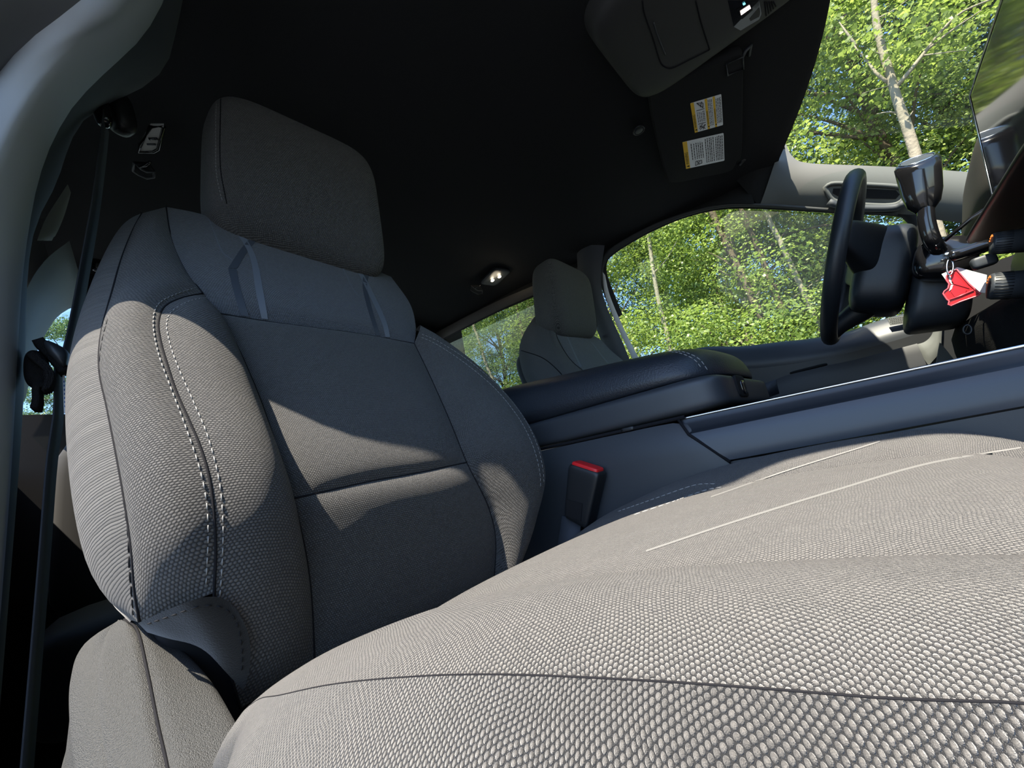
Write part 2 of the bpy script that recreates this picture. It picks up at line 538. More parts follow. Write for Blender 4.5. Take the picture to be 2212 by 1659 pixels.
# rear glass
rg = [at(30, 900, y=-1.69), at(44, 862, y=-1.69), at(100, 712, y=-1.69), at(140, 676, y=-1.69), at(190, 660, y=-1.69), (-.70, -1.69, 1.31), (-.74, -1.69, .95), (.86, -1.69, .95)]
rg[0] = np.array([.86, -1.69, .95]); rg = rg[:-1]
g4 = struct(mesh('window_4', *prism(rg, (0, -.004, 0)), GLASS, smooth=False), 'rear glass with thin defroster lines')
for k, z in enumerate((.99, 1.03, 1.07, 1.11, 1.15, 1.19, 1.23)):
    xr_ = np.interp(z, [.95, 1.1, 1.2, 1.26], [.845, .80, .76, .72])
    mesh('defroster_line', *tube([(xr_, -1.686, z), (-.68, -1.686, z)], .0009, 4), INK, g4)

# ---- driver's side: glass, seals, door
WF = [(1395, 778), (1345, 680), (1318, 612), (1310, 580), (1322, 553), (1400, 505), (1480, 471), (1560, 453), (1650, 452), (1800, 461),
      (1930, 467), (1957, 478), (1966, 505), (1985, 600), (1988, 668), (1900, 692), (1830, 716), (1760, 730), (1680, 739), (1600, 748), (1530, 749), (1480, 760)]
loop = [side(*p) for p in WF]
nS = np.array(SPN) / np.linalg.norm(SPN)
w1 = struct(mesh('window_1', *prism(loop, -nS * .004), GLASS, smooth=False), "driver's door glass showing sunlit trees")
inner = np.array([side(*p, .012) for p in cr(WF[1:14], 60)])
cen = inner.mean(0)
def ringout(P_, d, inn):
    q = P_ - cen; L = np.linalg.norm(q, axis=1, keepdims=True)
    return P_ + q / L * d + nS * inn
seal = Patch(inner, ringout(inner, .030, .012), nu=4, nv=60, h=.004, edge_v=False)
mesh('window_seal', seal.G, seal.F, RUBBER, w1, label='black rubber glass seal')
o1 = ringout(inner, .030, .012)
# white body paint strip along the rear edge of the opening
ws = Patch([side(*p, .046) for p in ((1386, 785), (1350, 715), (1318, 640), (1307, 594))], [side(*p, .046) for p in ((1371, 785), (1338, 715), (1308, 640), (1302, 588))], nu=3, nv=16, h=.002)
mesh('body_flange', ws.G, ws.F, WHITE, w1, label='white painted body edge')
# grey weatherstrip and roof rail above the driver's window
wo = [(1378, 800), (1340, 720), (1306, 640), (1293, 590), (1300, 560), (1320, 535), (1400, 489), (1480, 459), (1560, 441), (1650, 440), (1800, 450), (1940, 458)]
wi = [(1392, 800), (1352, 720), (1316, 640), (1303, 592), (1308, 570), (1326, 546), (1404, 499), (1482, 467), (1560, 449), (1650, 448), (1800, 457), (1940, 464)]
r1 = Patch([side(*p, .035) for p in wi], [side(*p, .04) for p in wo], nu=4, nv=60, h=.004, edge_v=False)
struct(r1.obj('trim_1', mat('weatherstrip', (.04, .043, .043), .6, .4)), "grey weatherstrip arching over the driver's window")
# rail of headliner cloth between the weatherstrip and the ceiling edge
top = [side(*p, .045) for p in wo[4:9]] + [side(1630, 440, .045)]
hl = []
for p in top: hl.append((xleft(p[1]) + .012, p[1], roof(xleft(p[1]) + .012, p[1]) + .004))
rl = Patch(top, hl, nu=5, nv=40, h=.004, edge_v=False)
struct(rl.obj('trim_2', LINER), "black headliner edge above the driver's window")

# rear side window on the driver's side
WR = [(940, 735), (1040, 680), (1160, 628), (1330, 560), (1400, 800), (1120, 930), (960, 940)]
struct(mesh('window_2', *prism([side(*p) for p in ((880, 768), (1040, 684), (1152, 636), (1245, 596), (1330, 830), (1120, 930), (900, 960))], -nS * .004), GLASS_D, smooth=False), "rear side glass behind the driver's seat")
rs = Patch([side(*p, .012) for p in ((880, 772), (1040, 688), (1150, 638), (1260, 592))], [side(*p, .02) for p in ((880, 752), (1040, 667), (1150, 618), (1260, 572))], nu=4, nv=20, h=.004)
struct(rs.obj('trim_3', mat('rear rail', (.06, .053, .046), .6, .4)), 'thin brown-grey rail over the rear side window')
sr2 = Patch([side(*p, .014) for p in ((880, 768), (1040, 684), (1150, 636), (1260, 590))], [side(*p, .006) for p in ((880, 776), (1040, 692), (1150, 643), (1260, 598))], nu=3, nv=20)
struct(sr2.obj('trim_7', RUBBER), 'black seal along the rear side window')
top = [side(*p, .02) for p in ((880, 752), (1040, 667), (1150, 618), (1260, 572))]
hl = [(xleft(p[1]) + .012, p[1], roof(xleft(p[1]) + .012, p[1]) + .004) for p in top]
rl = Patch(top, hl, nu=5, nv=30, h=.004, edge_v=False)
struct(rl.obj('trim_8', LINER), 'black headliner edge above the rear side window')

# driver's B-pillar trim behind the seat
bp = Patch([side(*p, .06) for p in ((1330, 820), (1300, 740), (1268, 660), (1250, 600), (1245, 530))], [side(*p, .055) for p in ((1378, 820), (1345, 740), (1308, 655), (1298, 600), (1306, 530))], nu=10, nv=24, h=.018, e=2.5, edge_v=False)
bo = struct(bp.obj('trim_4', TRIM), "grey pillar trim behind the driver's seat")

# driver's door panel
WL = [(1380, 800), (1480, 760), (1530, 749), (1600, 748), (1680, 739), (1760, 730), (1830, 716), (1900, 692), (1988, 668), (2040, 655)]
lip = [side(*p, .012) for p in WL]
mid = [at(a, b, x=-.745) for a, b in ((1400, 850), (1480, 815), (1560, 800), (1640, 795), (1720, 785), (1800, 770), (1880, 750), (1960, 728), (2040, 700), (2070, 690))]
dp = Patch(lip, mid, nu=14, nv=50, h=.012, e=3, edge_v=False)
door = struct(dp.obj('door_1', PLASTIC_S), "dark driver's door panel below the window")
low = [np.array([-.75, p[1], .15]) for p in mid]
mesh('lower_panel', *(lambda q: (q.G, q.F))(Patch(mid, low, nu=6, nv=50, edge_v=False)), PLASTIC_D, door)
# armrest ledge with pull, switches and pad
ar = [(1600, 880), (1672, 822), (1760, 796), (1850, 776), (1981, 742)]
a_t = [at(a, b, x=-.68) for a, b in ar]
a_b = [p + np.array([-.06, 0, .004]) for p in a_t]
mesh('armrest_top', *(lambda q: (q.G, q.F))(Patch(a_t, a_b, nu=5, nv=30, h=.004, edge_v=False)), LEATHER, door)
a_l = [p + np.array([.004, 0, -.075]) for p in a_t]
q = Patch(a_t, a_l, nu=6, nv=30, h=.004, edge_v=False)
mesh('armrest_side', q.G, q.F, mat('armrest grey', (.03, .031, .034), .5, .5), door)
mesh('pull_recess', *rhex(boxc(at(1765, 795, x=-.70) + np.array([0, -.02, .004]), (.012, .045, .004)), 5, 6), BLACK, door)
aq = [at(a, b, x=-.676) for a, b in ((1600, 845), (1676, 820), (1684, 850), (1600, 880))]
mesh('armrest_pad', *prism(aq, (.004, 0, 0)), LEATHER, door)
# speaker grille with a field of small holes
gq = [at(a, b, x=-.742) for a, b in ((1916, 688), (1968, 681), (2018, 676), (2022, 690), (1970, 697), (1923, 703))]
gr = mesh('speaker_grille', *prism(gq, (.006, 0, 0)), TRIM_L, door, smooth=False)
holes = []
for r_ in range(4):
    for c_ in range(22):
        u = (c_ + .5 * (r_ % 2) + 1) / 24; v = (r_ + .7) / 4.6
        a = gq[0] * (1 - u) + gq[2] * u; b = gq[5] * (1 - u) + gq[3] * u
        c = a * (1 - v) + b * v + np.array([.0063, 0, 0])
        holes.append(([c + np.array([0, .0014 * math.cos(k * math.pi / 3), .0010 * math.sin(k * math.pi / 3)]) for k in range(6)], [tuple(range(6))]))
h_ = mesh('grille_holes', *join(holes), BLACK, gr, smooth=False); h_['kind'] = 'stuff'
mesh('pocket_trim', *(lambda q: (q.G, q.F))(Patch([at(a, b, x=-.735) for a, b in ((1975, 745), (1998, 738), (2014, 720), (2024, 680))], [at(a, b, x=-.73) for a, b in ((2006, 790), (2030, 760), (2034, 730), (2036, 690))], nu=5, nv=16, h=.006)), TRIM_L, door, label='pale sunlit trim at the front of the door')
mesh('kick_panel', *prism([at(a, b, x=-.60) for a, b in ((2022, 790), (2030, 738), (2062, 778))], (-.01, 0, 0)), TRIM_L, door, smooth=False)

# ---- windscreen and driver's front pillar
pw = [(1695, 305), (1712, 338), (1745, 352), (1850, 357), (1960, 362), (2100, 372)]
pd = [(1640, 447), (1680, 449), (1740, 452), (1850, 459), (1965, 468), (2080, 482)]
L_ = [at(p[0], p[1], x=x_) for p, x_ in zip(pw, (-.655, -.655, -.66, -.67, -.685, -.70))]
R_ = [at(p[0], p[1], x=x_) for p, x_ in zip(pd, (-.675, -.69, -.70, -.715, -.73, -.745))]
ap = Patch(L_, R_, nu=16, nv=40, h=.02, e=2.2, edge_v=False)
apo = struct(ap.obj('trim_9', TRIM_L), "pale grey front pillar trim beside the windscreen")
# filler under the pillar down to the headliner corner
cf = Patch([at(1575, 375, x=-.62), at(1600, 400, x=-.645), at(1640, 446, x=-.675)], [at(1672, 250, x=-.56), at(1690, 300, x=-.64), at(1700, 335, x=-.655)], nu=10, nv=12, h=.006)
struct(cf.obj('trim_10', LINER), 'black headliner corner above the front pillar')
bv = ap.bvh()
hd = thing('grab_handle', tuple(hit(bv, 1865, 420)), "grey oval grab handle recessed in the driver's front pillar", 'handle')
ring = [(1782, 405), (1800, 396), (1860, 398), (1930, 402), (1952, 408), (1957, 420), (1945, 436), (1920, 443), (1860, 441), (1815, 437), (1795, 428)]
rc = np.array([hit(bv, a, b, .003) for a, b in cr(ring + [ring[0]], 48)])[:-1]
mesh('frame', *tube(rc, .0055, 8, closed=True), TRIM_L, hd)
rin = np.array([hit(bv, a, b, .0015) for a, b in ((1800, 407), (1860, 407), (1935, 411), (1944, 420), (1935, 430), (1860, 428), (1815, 427), (1798, 417))])
mesh('recess', rin, [tuple(range(len(rin)))], BLACK, hd, smooth=False)
gp = [hit(bv, a, b, .016) for a, b in cr([(1790, 436), (1820, 446), (1880, 450), (1935, 448), (1956, 436)], 16)]
mesh('grip', *tube(gp, .009, 10), TRIM, hd)

wsx = []
for p, x_ in zip(pw[:5], (-.655, -.655, -.66, -.67, -.685)): wsx.append(at(p[0], p[1], x=x_) + np.array([0, .004, .004]))
bot = np.array([-.74, .80, .80])
tl = [np.array([x, .18 - (.42 * min(abs(x), .66) ** 2 if x < 0 else -.08 * min(x, .6)), roof(x, .18)]) for x in (-.6, -.45, -.3, -.15, 0, .15, .3, .45, .6)]
gl = [np.array([x, .80 + .12 * (1 - (x / .7) ** 2), .84]) for x in np.linspace(-.74, .66, 9)]
wp = Patch(tl, gl, nu=10, nv=24, h=.02, edge_v=False, hint=(0, 1, 1))
w3 = struct(wp.obj('window_3', GLASS), 'windscreen showing tall trees and a pale trunk')
# right front pillar beside the open door
p12 = Patch([(.57, .10, 1.27), (.60, .30, 1.16), (.64, .55, 1.00), (.66, .78, .86)], [(.70, .10, 1.262), (.71, .30, 1.15), (.73, .55, .98), (.75, .78, .84)], nu=6, nv=16, h=.01, edge_v=False, hint=(0, -1, -1))
struct(p12.obj('trim_12', TRIM), 'grey front pillar trim ahead of the open door')

# ---- passenger-side pillar and arch of the open door
Q1 = [np.array(q) for q in ((.80, -.55, .1), (.80, -.55, .6))] + [at(a, b, y=y_) for a, b, y_ in ((-120, 330, -.53), (0, 155, -.51), (60, 90, -.49), (120, 42, -.47), (175, 0, -.45))] + [np.array(q) for q in ((.70, -.40, 1.17), (.69, -.27, 1.26), (.68, -.1, 1.28), (.67, .15, 1.28))]
Q0 = [(.85, -.56, .1), (.85, -.56, .6), (.81, -.525, .842), (.80, -.488, .955), (.80, -.461, 1.02), (.80, -.427, 1.04), (.80, -.38, 1.09), (.79, -.352, 1.215), (.775, -.32, 1.28), (.755, -.255, 1.222), (.75, -.15, 1.215), (.745, -.05, 1.245), (.74, .02, 1.29), (.74, .18, 1.30)]  # outer edge out of view, shaped to cut the sun on the seat
Q2 = [np.array(q) for q in ((.775, -.56, .1), (.775, -.56, .6))] + [at(a, b, y=y_) for a, b, y_ in ((-70, 540, -.535), (0, 330, -.522), (45, 240, -.51), (100, 160, -.50), (190, 75, -.48), (290, 0, -.455))] + [np.array(q) for q in ((.66, -.40, 1.21), (.65, -.25, 1.27), (.65, -.1, 1.285), (.645, .15, 1.285))]
Q3 = [(.757, -.64, .1), (.757, -.64, .6), (.757, -.62, .90), (.735, -.60, 1.06), (.672, -.55, 1.19), (.650, -.47, 1.23), (.635, -.25, 1.265), (.635, -.1, 1.275), (.635, .15, 1.275)]
Q4 = [(.765, -.72, .1), (.762, -.72, .718), (.768, -.72, .898), (.765, -.72, .978), (.746, -.72, 1.047), (.723, -.72, 1.172), (.650, -.66, 1.245), (.633, -.57, 1.262), (.63, -.3, 1.29), (.64, .15, 1.29)]
PILLAR_SHADED = mat('B pillar trim', (.07, .08, .095), .65, .3, bump=(900, .15, .0005))
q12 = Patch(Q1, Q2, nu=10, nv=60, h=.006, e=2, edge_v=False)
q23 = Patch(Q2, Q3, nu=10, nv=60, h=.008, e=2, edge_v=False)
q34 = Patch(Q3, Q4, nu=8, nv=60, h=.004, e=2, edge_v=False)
G = np.concatenate([q12.G[:, :-1], q23.G], 1)  # skylight painted pale on this strip; inner face coloured dark for shade
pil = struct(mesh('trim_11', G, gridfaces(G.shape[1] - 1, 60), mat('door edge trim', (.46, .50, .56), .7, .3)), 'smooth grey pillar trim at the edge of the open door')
mesh('pillar_cover', q34.G, q34.F, PILLAR_SHADED, pil, label='dark inner pillar cover')
q01 = Patch(Q0, Q1, nu=8, nv=60, h=.010, e=2, edge_v=False)
mesh('door_seal', q01.G, q01.F, mat('door seal grey', (.13, .135, .15), .7, .3), pil, label='soft grey door seal')

RO = [(.90, -.62, .1), (.90, -.62, .6), (.90, -.60, .85), (.88, -.60, 1.1), (.82, -.6, 1.30), (.74, -.55, 1.42), (.66, -.40, 1.44), (.62, -.2, 1.42), (.62, .15, 1.40)]
bs = Patch(Q0, RO, nu=8, nv=60, h=0, edge_v=False, hint=(1, 0, 0))
mesh('body_panel', bs.G, bs.F, WHITE, pil, label='white body panel outside the pillar')
# ------------------------------------------------------------------ front passenger seat
YK = ([.30, .41, .47, .52, .555, .60, .667, .803, .93, 1.05], [-.480, -.444, -.428, -.417, -.414, -.428, -.470, -.546, -.612, -.675])
def yc(z): return float(np.interp(z, *YK))
def sf(px, py, off=0.):
    d = ray(px, py)
    lo, hi = 1e-5, 3e-3
    f = lambda t: (CAM[1] + d[1] * t) - yc(CAM[2] + d[2] * t) - off
    for _ in range(50):
        m = (lo + hi) / 2
        if f(m) > 0: lo = m
        else: hi = m
    return CAM + d * lo
def C3(px, off):
    if np.isscalar(off): off = [off] * len(px)
    off = np.interp(np.linspace(0, 1, len(px)), np.linspace(0, 1, len(off)), off)
    return [sf(a, b, o) for (a, b), o in zip(px, off)]

seat = thing('car_seat', (.455, -.25, .12), 'black cloth front passenger seat, near, with sunlit bolster and cushion', 'car seat', 'front seats')
SIL = C3([(284, 1340), (236, 1290), (195, 1215), (172, 1110), (160, 1000), (158, 900), (170, 790), (195, 680), (235, 580), (275, 500), (302, 462)], -.065)
S1 = C3([(302, 1345), (291, 1275), (284, 1180), (268, 1070), (250, 970), (232, 880), (215, 795), (220, 715), (242, 630), (264, 554), (287, 497), (306, 461)], [.0, .01, .015, .015, .01, 0, -.02, -.03])
S2 = C3([(520, 1530), (488, 1420), (468, 1340), (463, 1280), (466, 1200), (463, 1120), (452, 1034), (432, 965), (408, 908), (380, 845), (360, 785), (346, 735), (342, 695), (356, 662), (395, 643), (438, 634)], [.0, .015, .025, .035, .04, .045, .05, .05, .05, .048, .045, .04, .036, .03, .018, .006])
S2u = C3([(438, 634), (405, 590), (380, 540), (366, 495), (359, 447)], [.006, -.005, -.012])
S3 = C3([(680, 1440), (673, 1300), (664, 1220), (651, 1154), (632, 1077), (603, 986), (564, 870), (526, 778), (500, 725), (473, 677)], 0)
S4 = C3([(1066, 1270), (1071, 1168), (1057, 1101), (1035, 1052), (1008, 999), (968, 901), (928, 811), (895, 742)], 0)
S5 = C3([(1090, 1268), (1140, 1180), (1162, 1110), (1178, 1040), (1172, 985), (1150, 930), (1110, 870), (1060, 815), (1013, 775), (946, 733), (897, 713)], [.0, .03, .04, .04, .035, .025, .01, 0, 0])
LS = C3([(632, 1077), (700, 1062), (800, 1040), (900, 1022), (1008, 999)], [0, .004, 0])
US = C3([(473, 677), (560, 692), (660, 706), (780, 722), (895, 742)], [0, 0, 0])
TE = C3([(359, 447), (430, 461), (520, 489), (640, 528), (770, 567), (845, 598)], [-.012, -.012])
TR = C3([(895, 742), (898, 705), (885, 655), (845, 598)], [0, -.012])

def split(curve, p):
    c = np.array(curve); k = int(np.argmin(np.linalg.norm(c - p, axis=1)))
    return c[:k + 1], c[k:]
d3 = cr(S3, 80); lo3, hi3 = split(d3, LS[0]); d4 = cr(S4, 80); lo4, hi4 = split(d4, LS[-1])
lo3[-1] = hi3[0] = LS[0]; lo4[-1] = hi4[0] = LS[-1]

PS = {}
PS['side'] = Patch(SIL, S1, nu=14, nv=50, h=.012, e=2.2, edge_v=True, uvp=((.8, -.6, 0), (0, -.45, 1.0)))
dS2 = cr(S2, 60); dS2u = cr(S2u, 20)
PS['outb'] = Patch(S1, np.vstack([cr(S2[3:], 60), dS2u[1:]]), nu=24, nv=70, h=.016, e=2.4, edge_v=True, uvp=((.8, -.6, 0), (0, -.45, 1.0)))
PS['inb'] = Patch(S2, S3, nu=22, nv=60, h=.020, e=2.2, edge_v=True, uvp=((1, 0, 0), (0, -.45, 1.0)))
PS['cen'] = Patch(hi3, hi4, LS, US, nu=30, nv=40, h=.010, e=5, uvp=((1, 0, 0), (0, -.45, 1.0)))
PS['lum'] = Patch(lo3, lo4, None, LS, nu=30, nv=30, h=.008, e=4, uvp=((1, 0, 0), (0, -.45, 1.0)))
PS['top'] = Patch(S2u_ := np.array(list(reversed([*map(np.array, C3([(359, 447), (366, 495), (380, 540), (405, 590), (438, 634), (473, 677)], [-.012, -.005, .006, 0]))]))), TR, US, TE, nu=34, nv=20, h=.010, e=5)
PS['inbd'] = Patch(S4, S5, nu=16, nv=50, h=.024, e=2.2, edge_v=False, uvp=((1, 0, 0), (0, -.45, 1.0)))
MB = BK = None
Bsil = [p + np.array([-.035, -.05, 0]) for p in np.array(SIL)]
S5b = [p + np.array([-.006, -.055, .004]) for p in np.array(S5)]
S5c = [p + np.array([.03, -.11, .0]) for p in np.array(S5)]
PS['inside'] = Patch(S5, S5b, nu=8, nv=40, h=.012, e=2.2, edge_v=False, hint=(-1, .3, 0))
for k, nm, m_ in (('side', 'side_panel', CLOTH_RIB), ('outb', 'outer_bolster', CLOTH), ('inb', 'inner_bolster', CLOTH), ('cen', 'center_panel', CLOTH_FINE),
                  ('lum', 'lumbar_panel', CLOTH_FINE), ('top', 'upper_panel', CLOTH_TOP), ('inbd', 'inboard_bolster', CLOTH_FINE), ('inside', 'inboard_side', CLOTH_FINE)):
    PS[k].obj(nm, m_, seat)
bk = [Patch(SIL, Bsil, nu=6, nv=40, h=.01, edge_v=False, hint=(1, -1, 0)), Patch(S5b, S5c, nu=6, nv=40, h=.01, edge_v=False, hint=(-1, -1, 0))]
bk.append(Patch(Bsil, S5c, nu=20, nv=40, h=.02, edge_v=False, hint=(0, -1, 0)))
te2 = [np.array(p) + np.array([0, -.10, -.005]) for p in TE]
bk.append(Patch([TE[0], te2[0]], [TE[-1], te2[-1]], TE, te2, nu=20, nv=8, h=.02, e=2, edge_v=True, hint=(0, 0, 1)))
mesh('back_shell', *join([(p.G.reshape(-1, 3), p.F) for p in bk]), CLOTH_FINE, seat)
BVS = {k: v.bvh() for k, v in PS.items()}
ALLB = list(BVS.values())

def seam(pts3, r=.0011):
    return mesh('seam', *tube(cr(pts3, 60), r, 5), SEAM, seat)
for c in (S1, S2, S3, S4, LS, US, S2u): seam(c)
def stitch(name, px, m=THREAD, n=60, L=.0050, gap=.0030, r=.00055, b=ALLB):
    c = curve_on(b, px, n)
    o = mesh(name, *stitches(c, L, gap, r), m, seat)
    return o
stitch('stitching', [(424, 621), (381, 635), (342, 657), (331, 696), (341, 759), (365, 827), (398, 913), (431, 1010), (446, 1082), (450, 1154), (447, 1227), (444, 1292)])
stitch('stitching', [(445, 643), (410, 650), (372, 672), (360, 700), (368, 745), (388, 800), (420, 872), (450, 945), (474, 1040), (482, 1130), (480, 1220), (475, 1292)])
stitch('stitching', [(893, 722), (940, 742), (1004, 784), (1070, 840), (1122, 905), (1152, 965), (1166, 1020), (1168, 1060)], gap=.002)
stitch('stitching', [(897, 716), (946, 737), (1012, 779), (1078, 836), (1130, 900), (1160, 960), (1173, 1015), (1175, 1050)], gap=.002)
stitch('edge_stitching', [(232, 690), (219, 745), (216, 810), (232, 890), (250, 970), (264, 1060), (276, 1150), (279, 1230), (288, 1330)], THREAD_D, r=.0006, L=.008)

def strip_on(b, name, pa, pb, m, n=24, lift=.0012, parent=seat):
    A = cr(pa, n); B = cr(pb, n)
    va = [hit(b, *p, lift) for p in A]; vb = [hit(b, *p, lift) for p in B]
    V = []
    for a, c in zip(va, vb):
        if a is None or c is None: continue
        V += [a, c]
    k = len(V) // 2
    return mesh(name, V, [(2 * i, 2 * i + 1, 2 * i + 3, 2 * i + 2) for i in range(k - 1)], m, parent)
tb = BVS['top']
strip_on(tb, 'stripe', [(501, 489), (538, 550), (553, 631), (565, 688)], [(518, 493), (552, 553), (569, 631), (579, 690)], STRIPE)
strip_on(tb, 'stripe', [(551, 504), (522, 535), (493, 579)], [(567, 507), (537, 540), (512, 580)], STRIPE_D)
strip_on(tb, 'stripe', [(493, 579), (502, 620), (520, 681)], [(511, 581), (519, 622), (538, 684)], STRIPE_D)
strip_on(tb, 'stripe', [(765, 573), (790, 622), (822, 690), (833, 728)], [(776, 577), (801, 622), (833, 690), (843, 728)], STRIPE)
strip_on(tb, 'stripe', [(789, 579), (783, 615), (792, 660), (812, 724)], [(801, 583), (793, 617), (802, 660), (821, 725)], STRIPE_D)
strip_on(tb, 'accent_line', [(447, 468), (456, 487), (478, 542), (501, 562)], [(449, 468), (458, 487), (480, 541), (503, 561)], STRIPE)
strip_on(tb, 'accent_line', [(730, 560), (745, 590), (762, 625), (775, 640)], [(732, 560), (747, 590), (764, 625), (777, 640)], STRIPE)

# felt flap over the recliner at the lower outer corner
fl = Patch(C3([(298, 1346), (350, 1322), (400, 1302), (440, 1290), (480, 1292), (512, 1315)], [.012, .034, .05, .052, .048, .042]),
           C3([(318, 1366), (365, 1380), (415, 1392), (450, 1412), (488, 1452), (526, 1492)], [.0, .015, .025, .03, .03, .02]), None, C3([(512, 1315), (538, 1375), (540, 1440), (526, 1492)], [.042, .035, .025]), nu=14, nv=24, h=.0015, e=2)
fl.obj('felt_flap', FELT, seat, label='brown-black felt flap')
mesh('felt_stitching', *stitches(curve_on(fl.bvh(), [(318, 1348), (370, 1330), (430, 1310), (478, 1312), (508, 1338), (522, 1395), (522, 1460)], 40, .001), .004, .004, .0005), THREAD_D, seat)

mesh('recliner_block', *rhex(boxc((.630, -.50, .435), (.035, .045, .055)), 6, 8), BLACK, seat)  # black filler added to darken the shaded gap below the flap
# head restraint
HC = [(.598, -.72, .985), (.300, -.72, .965), (.590, -.612, .982), (.300, -.600, .945), (.590, -.70, 1.262), (.335, -.70, 1.250), (.590, -.585, 1.232), (.308, -.580, 1.240)]
HC = [HC[1], HC[0], HC[3], HC[2], HC[5], HC[4], HC[7], HC[6]]
hv, hf = rhex(HC, (5.5, 4, 5), 22)
hv = np.array(hv)
hbv = BVHTree.FromPolygons([tuple(p) for p in hv], hf)
uvh = np.stack([hv[:, 0] - hv[:, 1] * .9, hv[:, 2]], 1)
hr = mesh('headrest', hv, hf, CLOTH, seat, uv=uvh)
def h_st(name, px, m, parent=hr, **k):
    c = curve_on(hbv, px, 40)
    return mesh(name, *stitches(c, **k), m, parent)
h_st('stitching', [(468, 212), (466, 260), (466, 320), (467, 370), (474, 410), (482, 440)], THREAD, L=.004, gap=.002, r=.0006)
c_ = curve_on(hbv, [(477, 208), (476, 260), (475, 320), (477, 370), (484, 410), (490, 440)], 40)
mesh('seam', *tube(c_, .0008, 5), SEAM, hr)
for xx in (.39, .52):
    mesh('headrest_post', *tube([(xx, -.70, 1.03), (xx, -.69, .88)], .006, 10), CHROME, seat)

# cushion -------------------------------------------------------------------------------------------------
YS = [-.37, -.33, -.285, -.20, -.135, -.07, .0, .04, .08, .11, .125]
zc_ = [.420, .440, .459, .485, .498, .505, .508, .504, .482, .445, .40]
def cl(xs, dz):
    xs = np.interp(np.linspace(0, 1, len(YS)), np.linspace(0, 1, len(xs)), xs)
    if np.isscalar(dz): dz = [dz] * len(YS)
    dz = np.interp(np.linspace(0, 1, len(YS)), np.linspace(0, 1, len(dz)), dz)
    return [np.array([x, y, z + d]) for x, y, z, d in zip(xs, YS, zc_, dz)]
K0 = cl([.200, .195, .20], [-.16, -.16])                       # inboard foot
K1 = cl([.205, .198, .198, .21], [.006, .007, .004, 0])        # inboard edge seam
K2 = cl([.275, .28, .29], [-.006, -.010, -.008, 0])            # insert seam
K3 = cl([.555, .545, .525, .50], [-.008, -.010, -.008, 0])     # outer insert seam
K4 = [np.array(p) for p in (at(514, 1566, y=-.305), at(524, 1538, y=-.298), at(560, 1510, y=-.28), (.642, -.22, .473), (.639, -.173, .485), (.635, -.129, .494), (.628, -.09, .499), (.615, -.05, .499), (.602, -.015, .497), (.588, .02, .494), (.57, .07, .475), (.55, .11, .43), (.545, .125, .40))]
K5 = [np.array(p) for p in (at(545, 1720, y=-.28), at(560, 1740, y=-.27), at(590, 1760, y=-.25), (.676, -.22, .37), (.678, -.173, .38), (.676, -.129, .39), (.668, -.09, .39), (.655, -.05, .39), (.642, -.015, .38), (.625, .02, .37), (.60, .07, .35), (.56, .11, .30), (.55, .125, .28))]
CU = {}
CU['a'] = Patch(K0, K1, nu=10, nv=40, h=.012, e=2.2, edge_v=False, hint=(-1, 0, .3))
CU['b'] = Patch(K1, K2, nu=14, nv=60, h=.008, e=2.2, edge_v=False, hint=(0, 0, 1))
CU['c'] = Patch(K2, K3, nu=24, nv=60, h=.008, e=3, edge_v=False, hint=(0, 0, 1))
CU['d'] = Patch(K3, K4, nu=24, nv=80, h=.009, e=2.2, edge_v=False, hint=(0, 0, 1))
CU['e'] = Patch(K4, K5, nu=24, nv=80, h=.014, e=2.2, edge_v=False, hint=(1, 0, .3))
for k, nm, m_ in (('a', 'cushion_inner_side', CLOTH_FINE), ('b', 'cushion_inner_bolster', CLOTH_CU), ('c', 'cushion_insert', CLOTH_CU), ('d', 'cushion_outer_bolster', CLOTH_CU), ('e', 'cushion_side_panel', CLOTH_CU)):
    CU[k].obj(nm, m_, seat)
for c in (K1, K2, K3): seam(c, .0011)
seam(K4, .00028)
rear = [np.array([p[0], p[1] - .02, p[2] - .05]) for p in (K1[0], K2[0], K3[0], K4[0])]
bq = Patch([K1[0], rear[0]], [K4[0], rear[3]], [K1[0], K2[0], K3[0], K4[0]], rear, nu=20, nv=6, h=.01, hint=(0, -1, .3)); bq.obj('cushion_rear_edge', CLOTH_FINE, seat)
fr_ = [K0[-1], K1[-1], K2[-1], K3[-1], K4[-1], K5[-1]]
bq = Patch([fr_[1], fr_[1] + np.array([0, 0, -.2])], [fr_[4], fr_[4] + np.array([0, 0, -.2])], fr_[1:5], None, nu=20, nv=8, h=.01, hint=(0, 1, 0)); bq.obj('cushion_front_edge', CLOTH, seat)
CB = [CU[k].bvh() for k in 'bcde']
def cst(px, m=THREAD, **k): return mesh('stitching', *stitches(curve_on(CB, px, 60), **k), m, seat)
cst([(1335, 1105), (1420, 1075), (1500, 1048), (1545, 1045)], gap=.002)
cst([(1370, 1112), (1450, 1085), (1520, 1060), (1560, 1052)], gap=.002)
strip_on(CB, 'accent_line', [(1395, 1188), (1600, 1120), (1800, 1058), (2000, 1000), (2205, 965)], [(1396, 1192), (1601, 1124), (1801, 1062), (2001, 1004), (2206, 968)], STRIPE_L, n=40, lift=.0006)
strip_on(CB, 'accent_line', [(1535, 1072), (1700, 1015), (1850, 968), (1900, 952)], [(1536, 1074.5), (1701, 1017.5), (1851, 970.5), (1901, 954.5)], STRIPE_L, n=30)

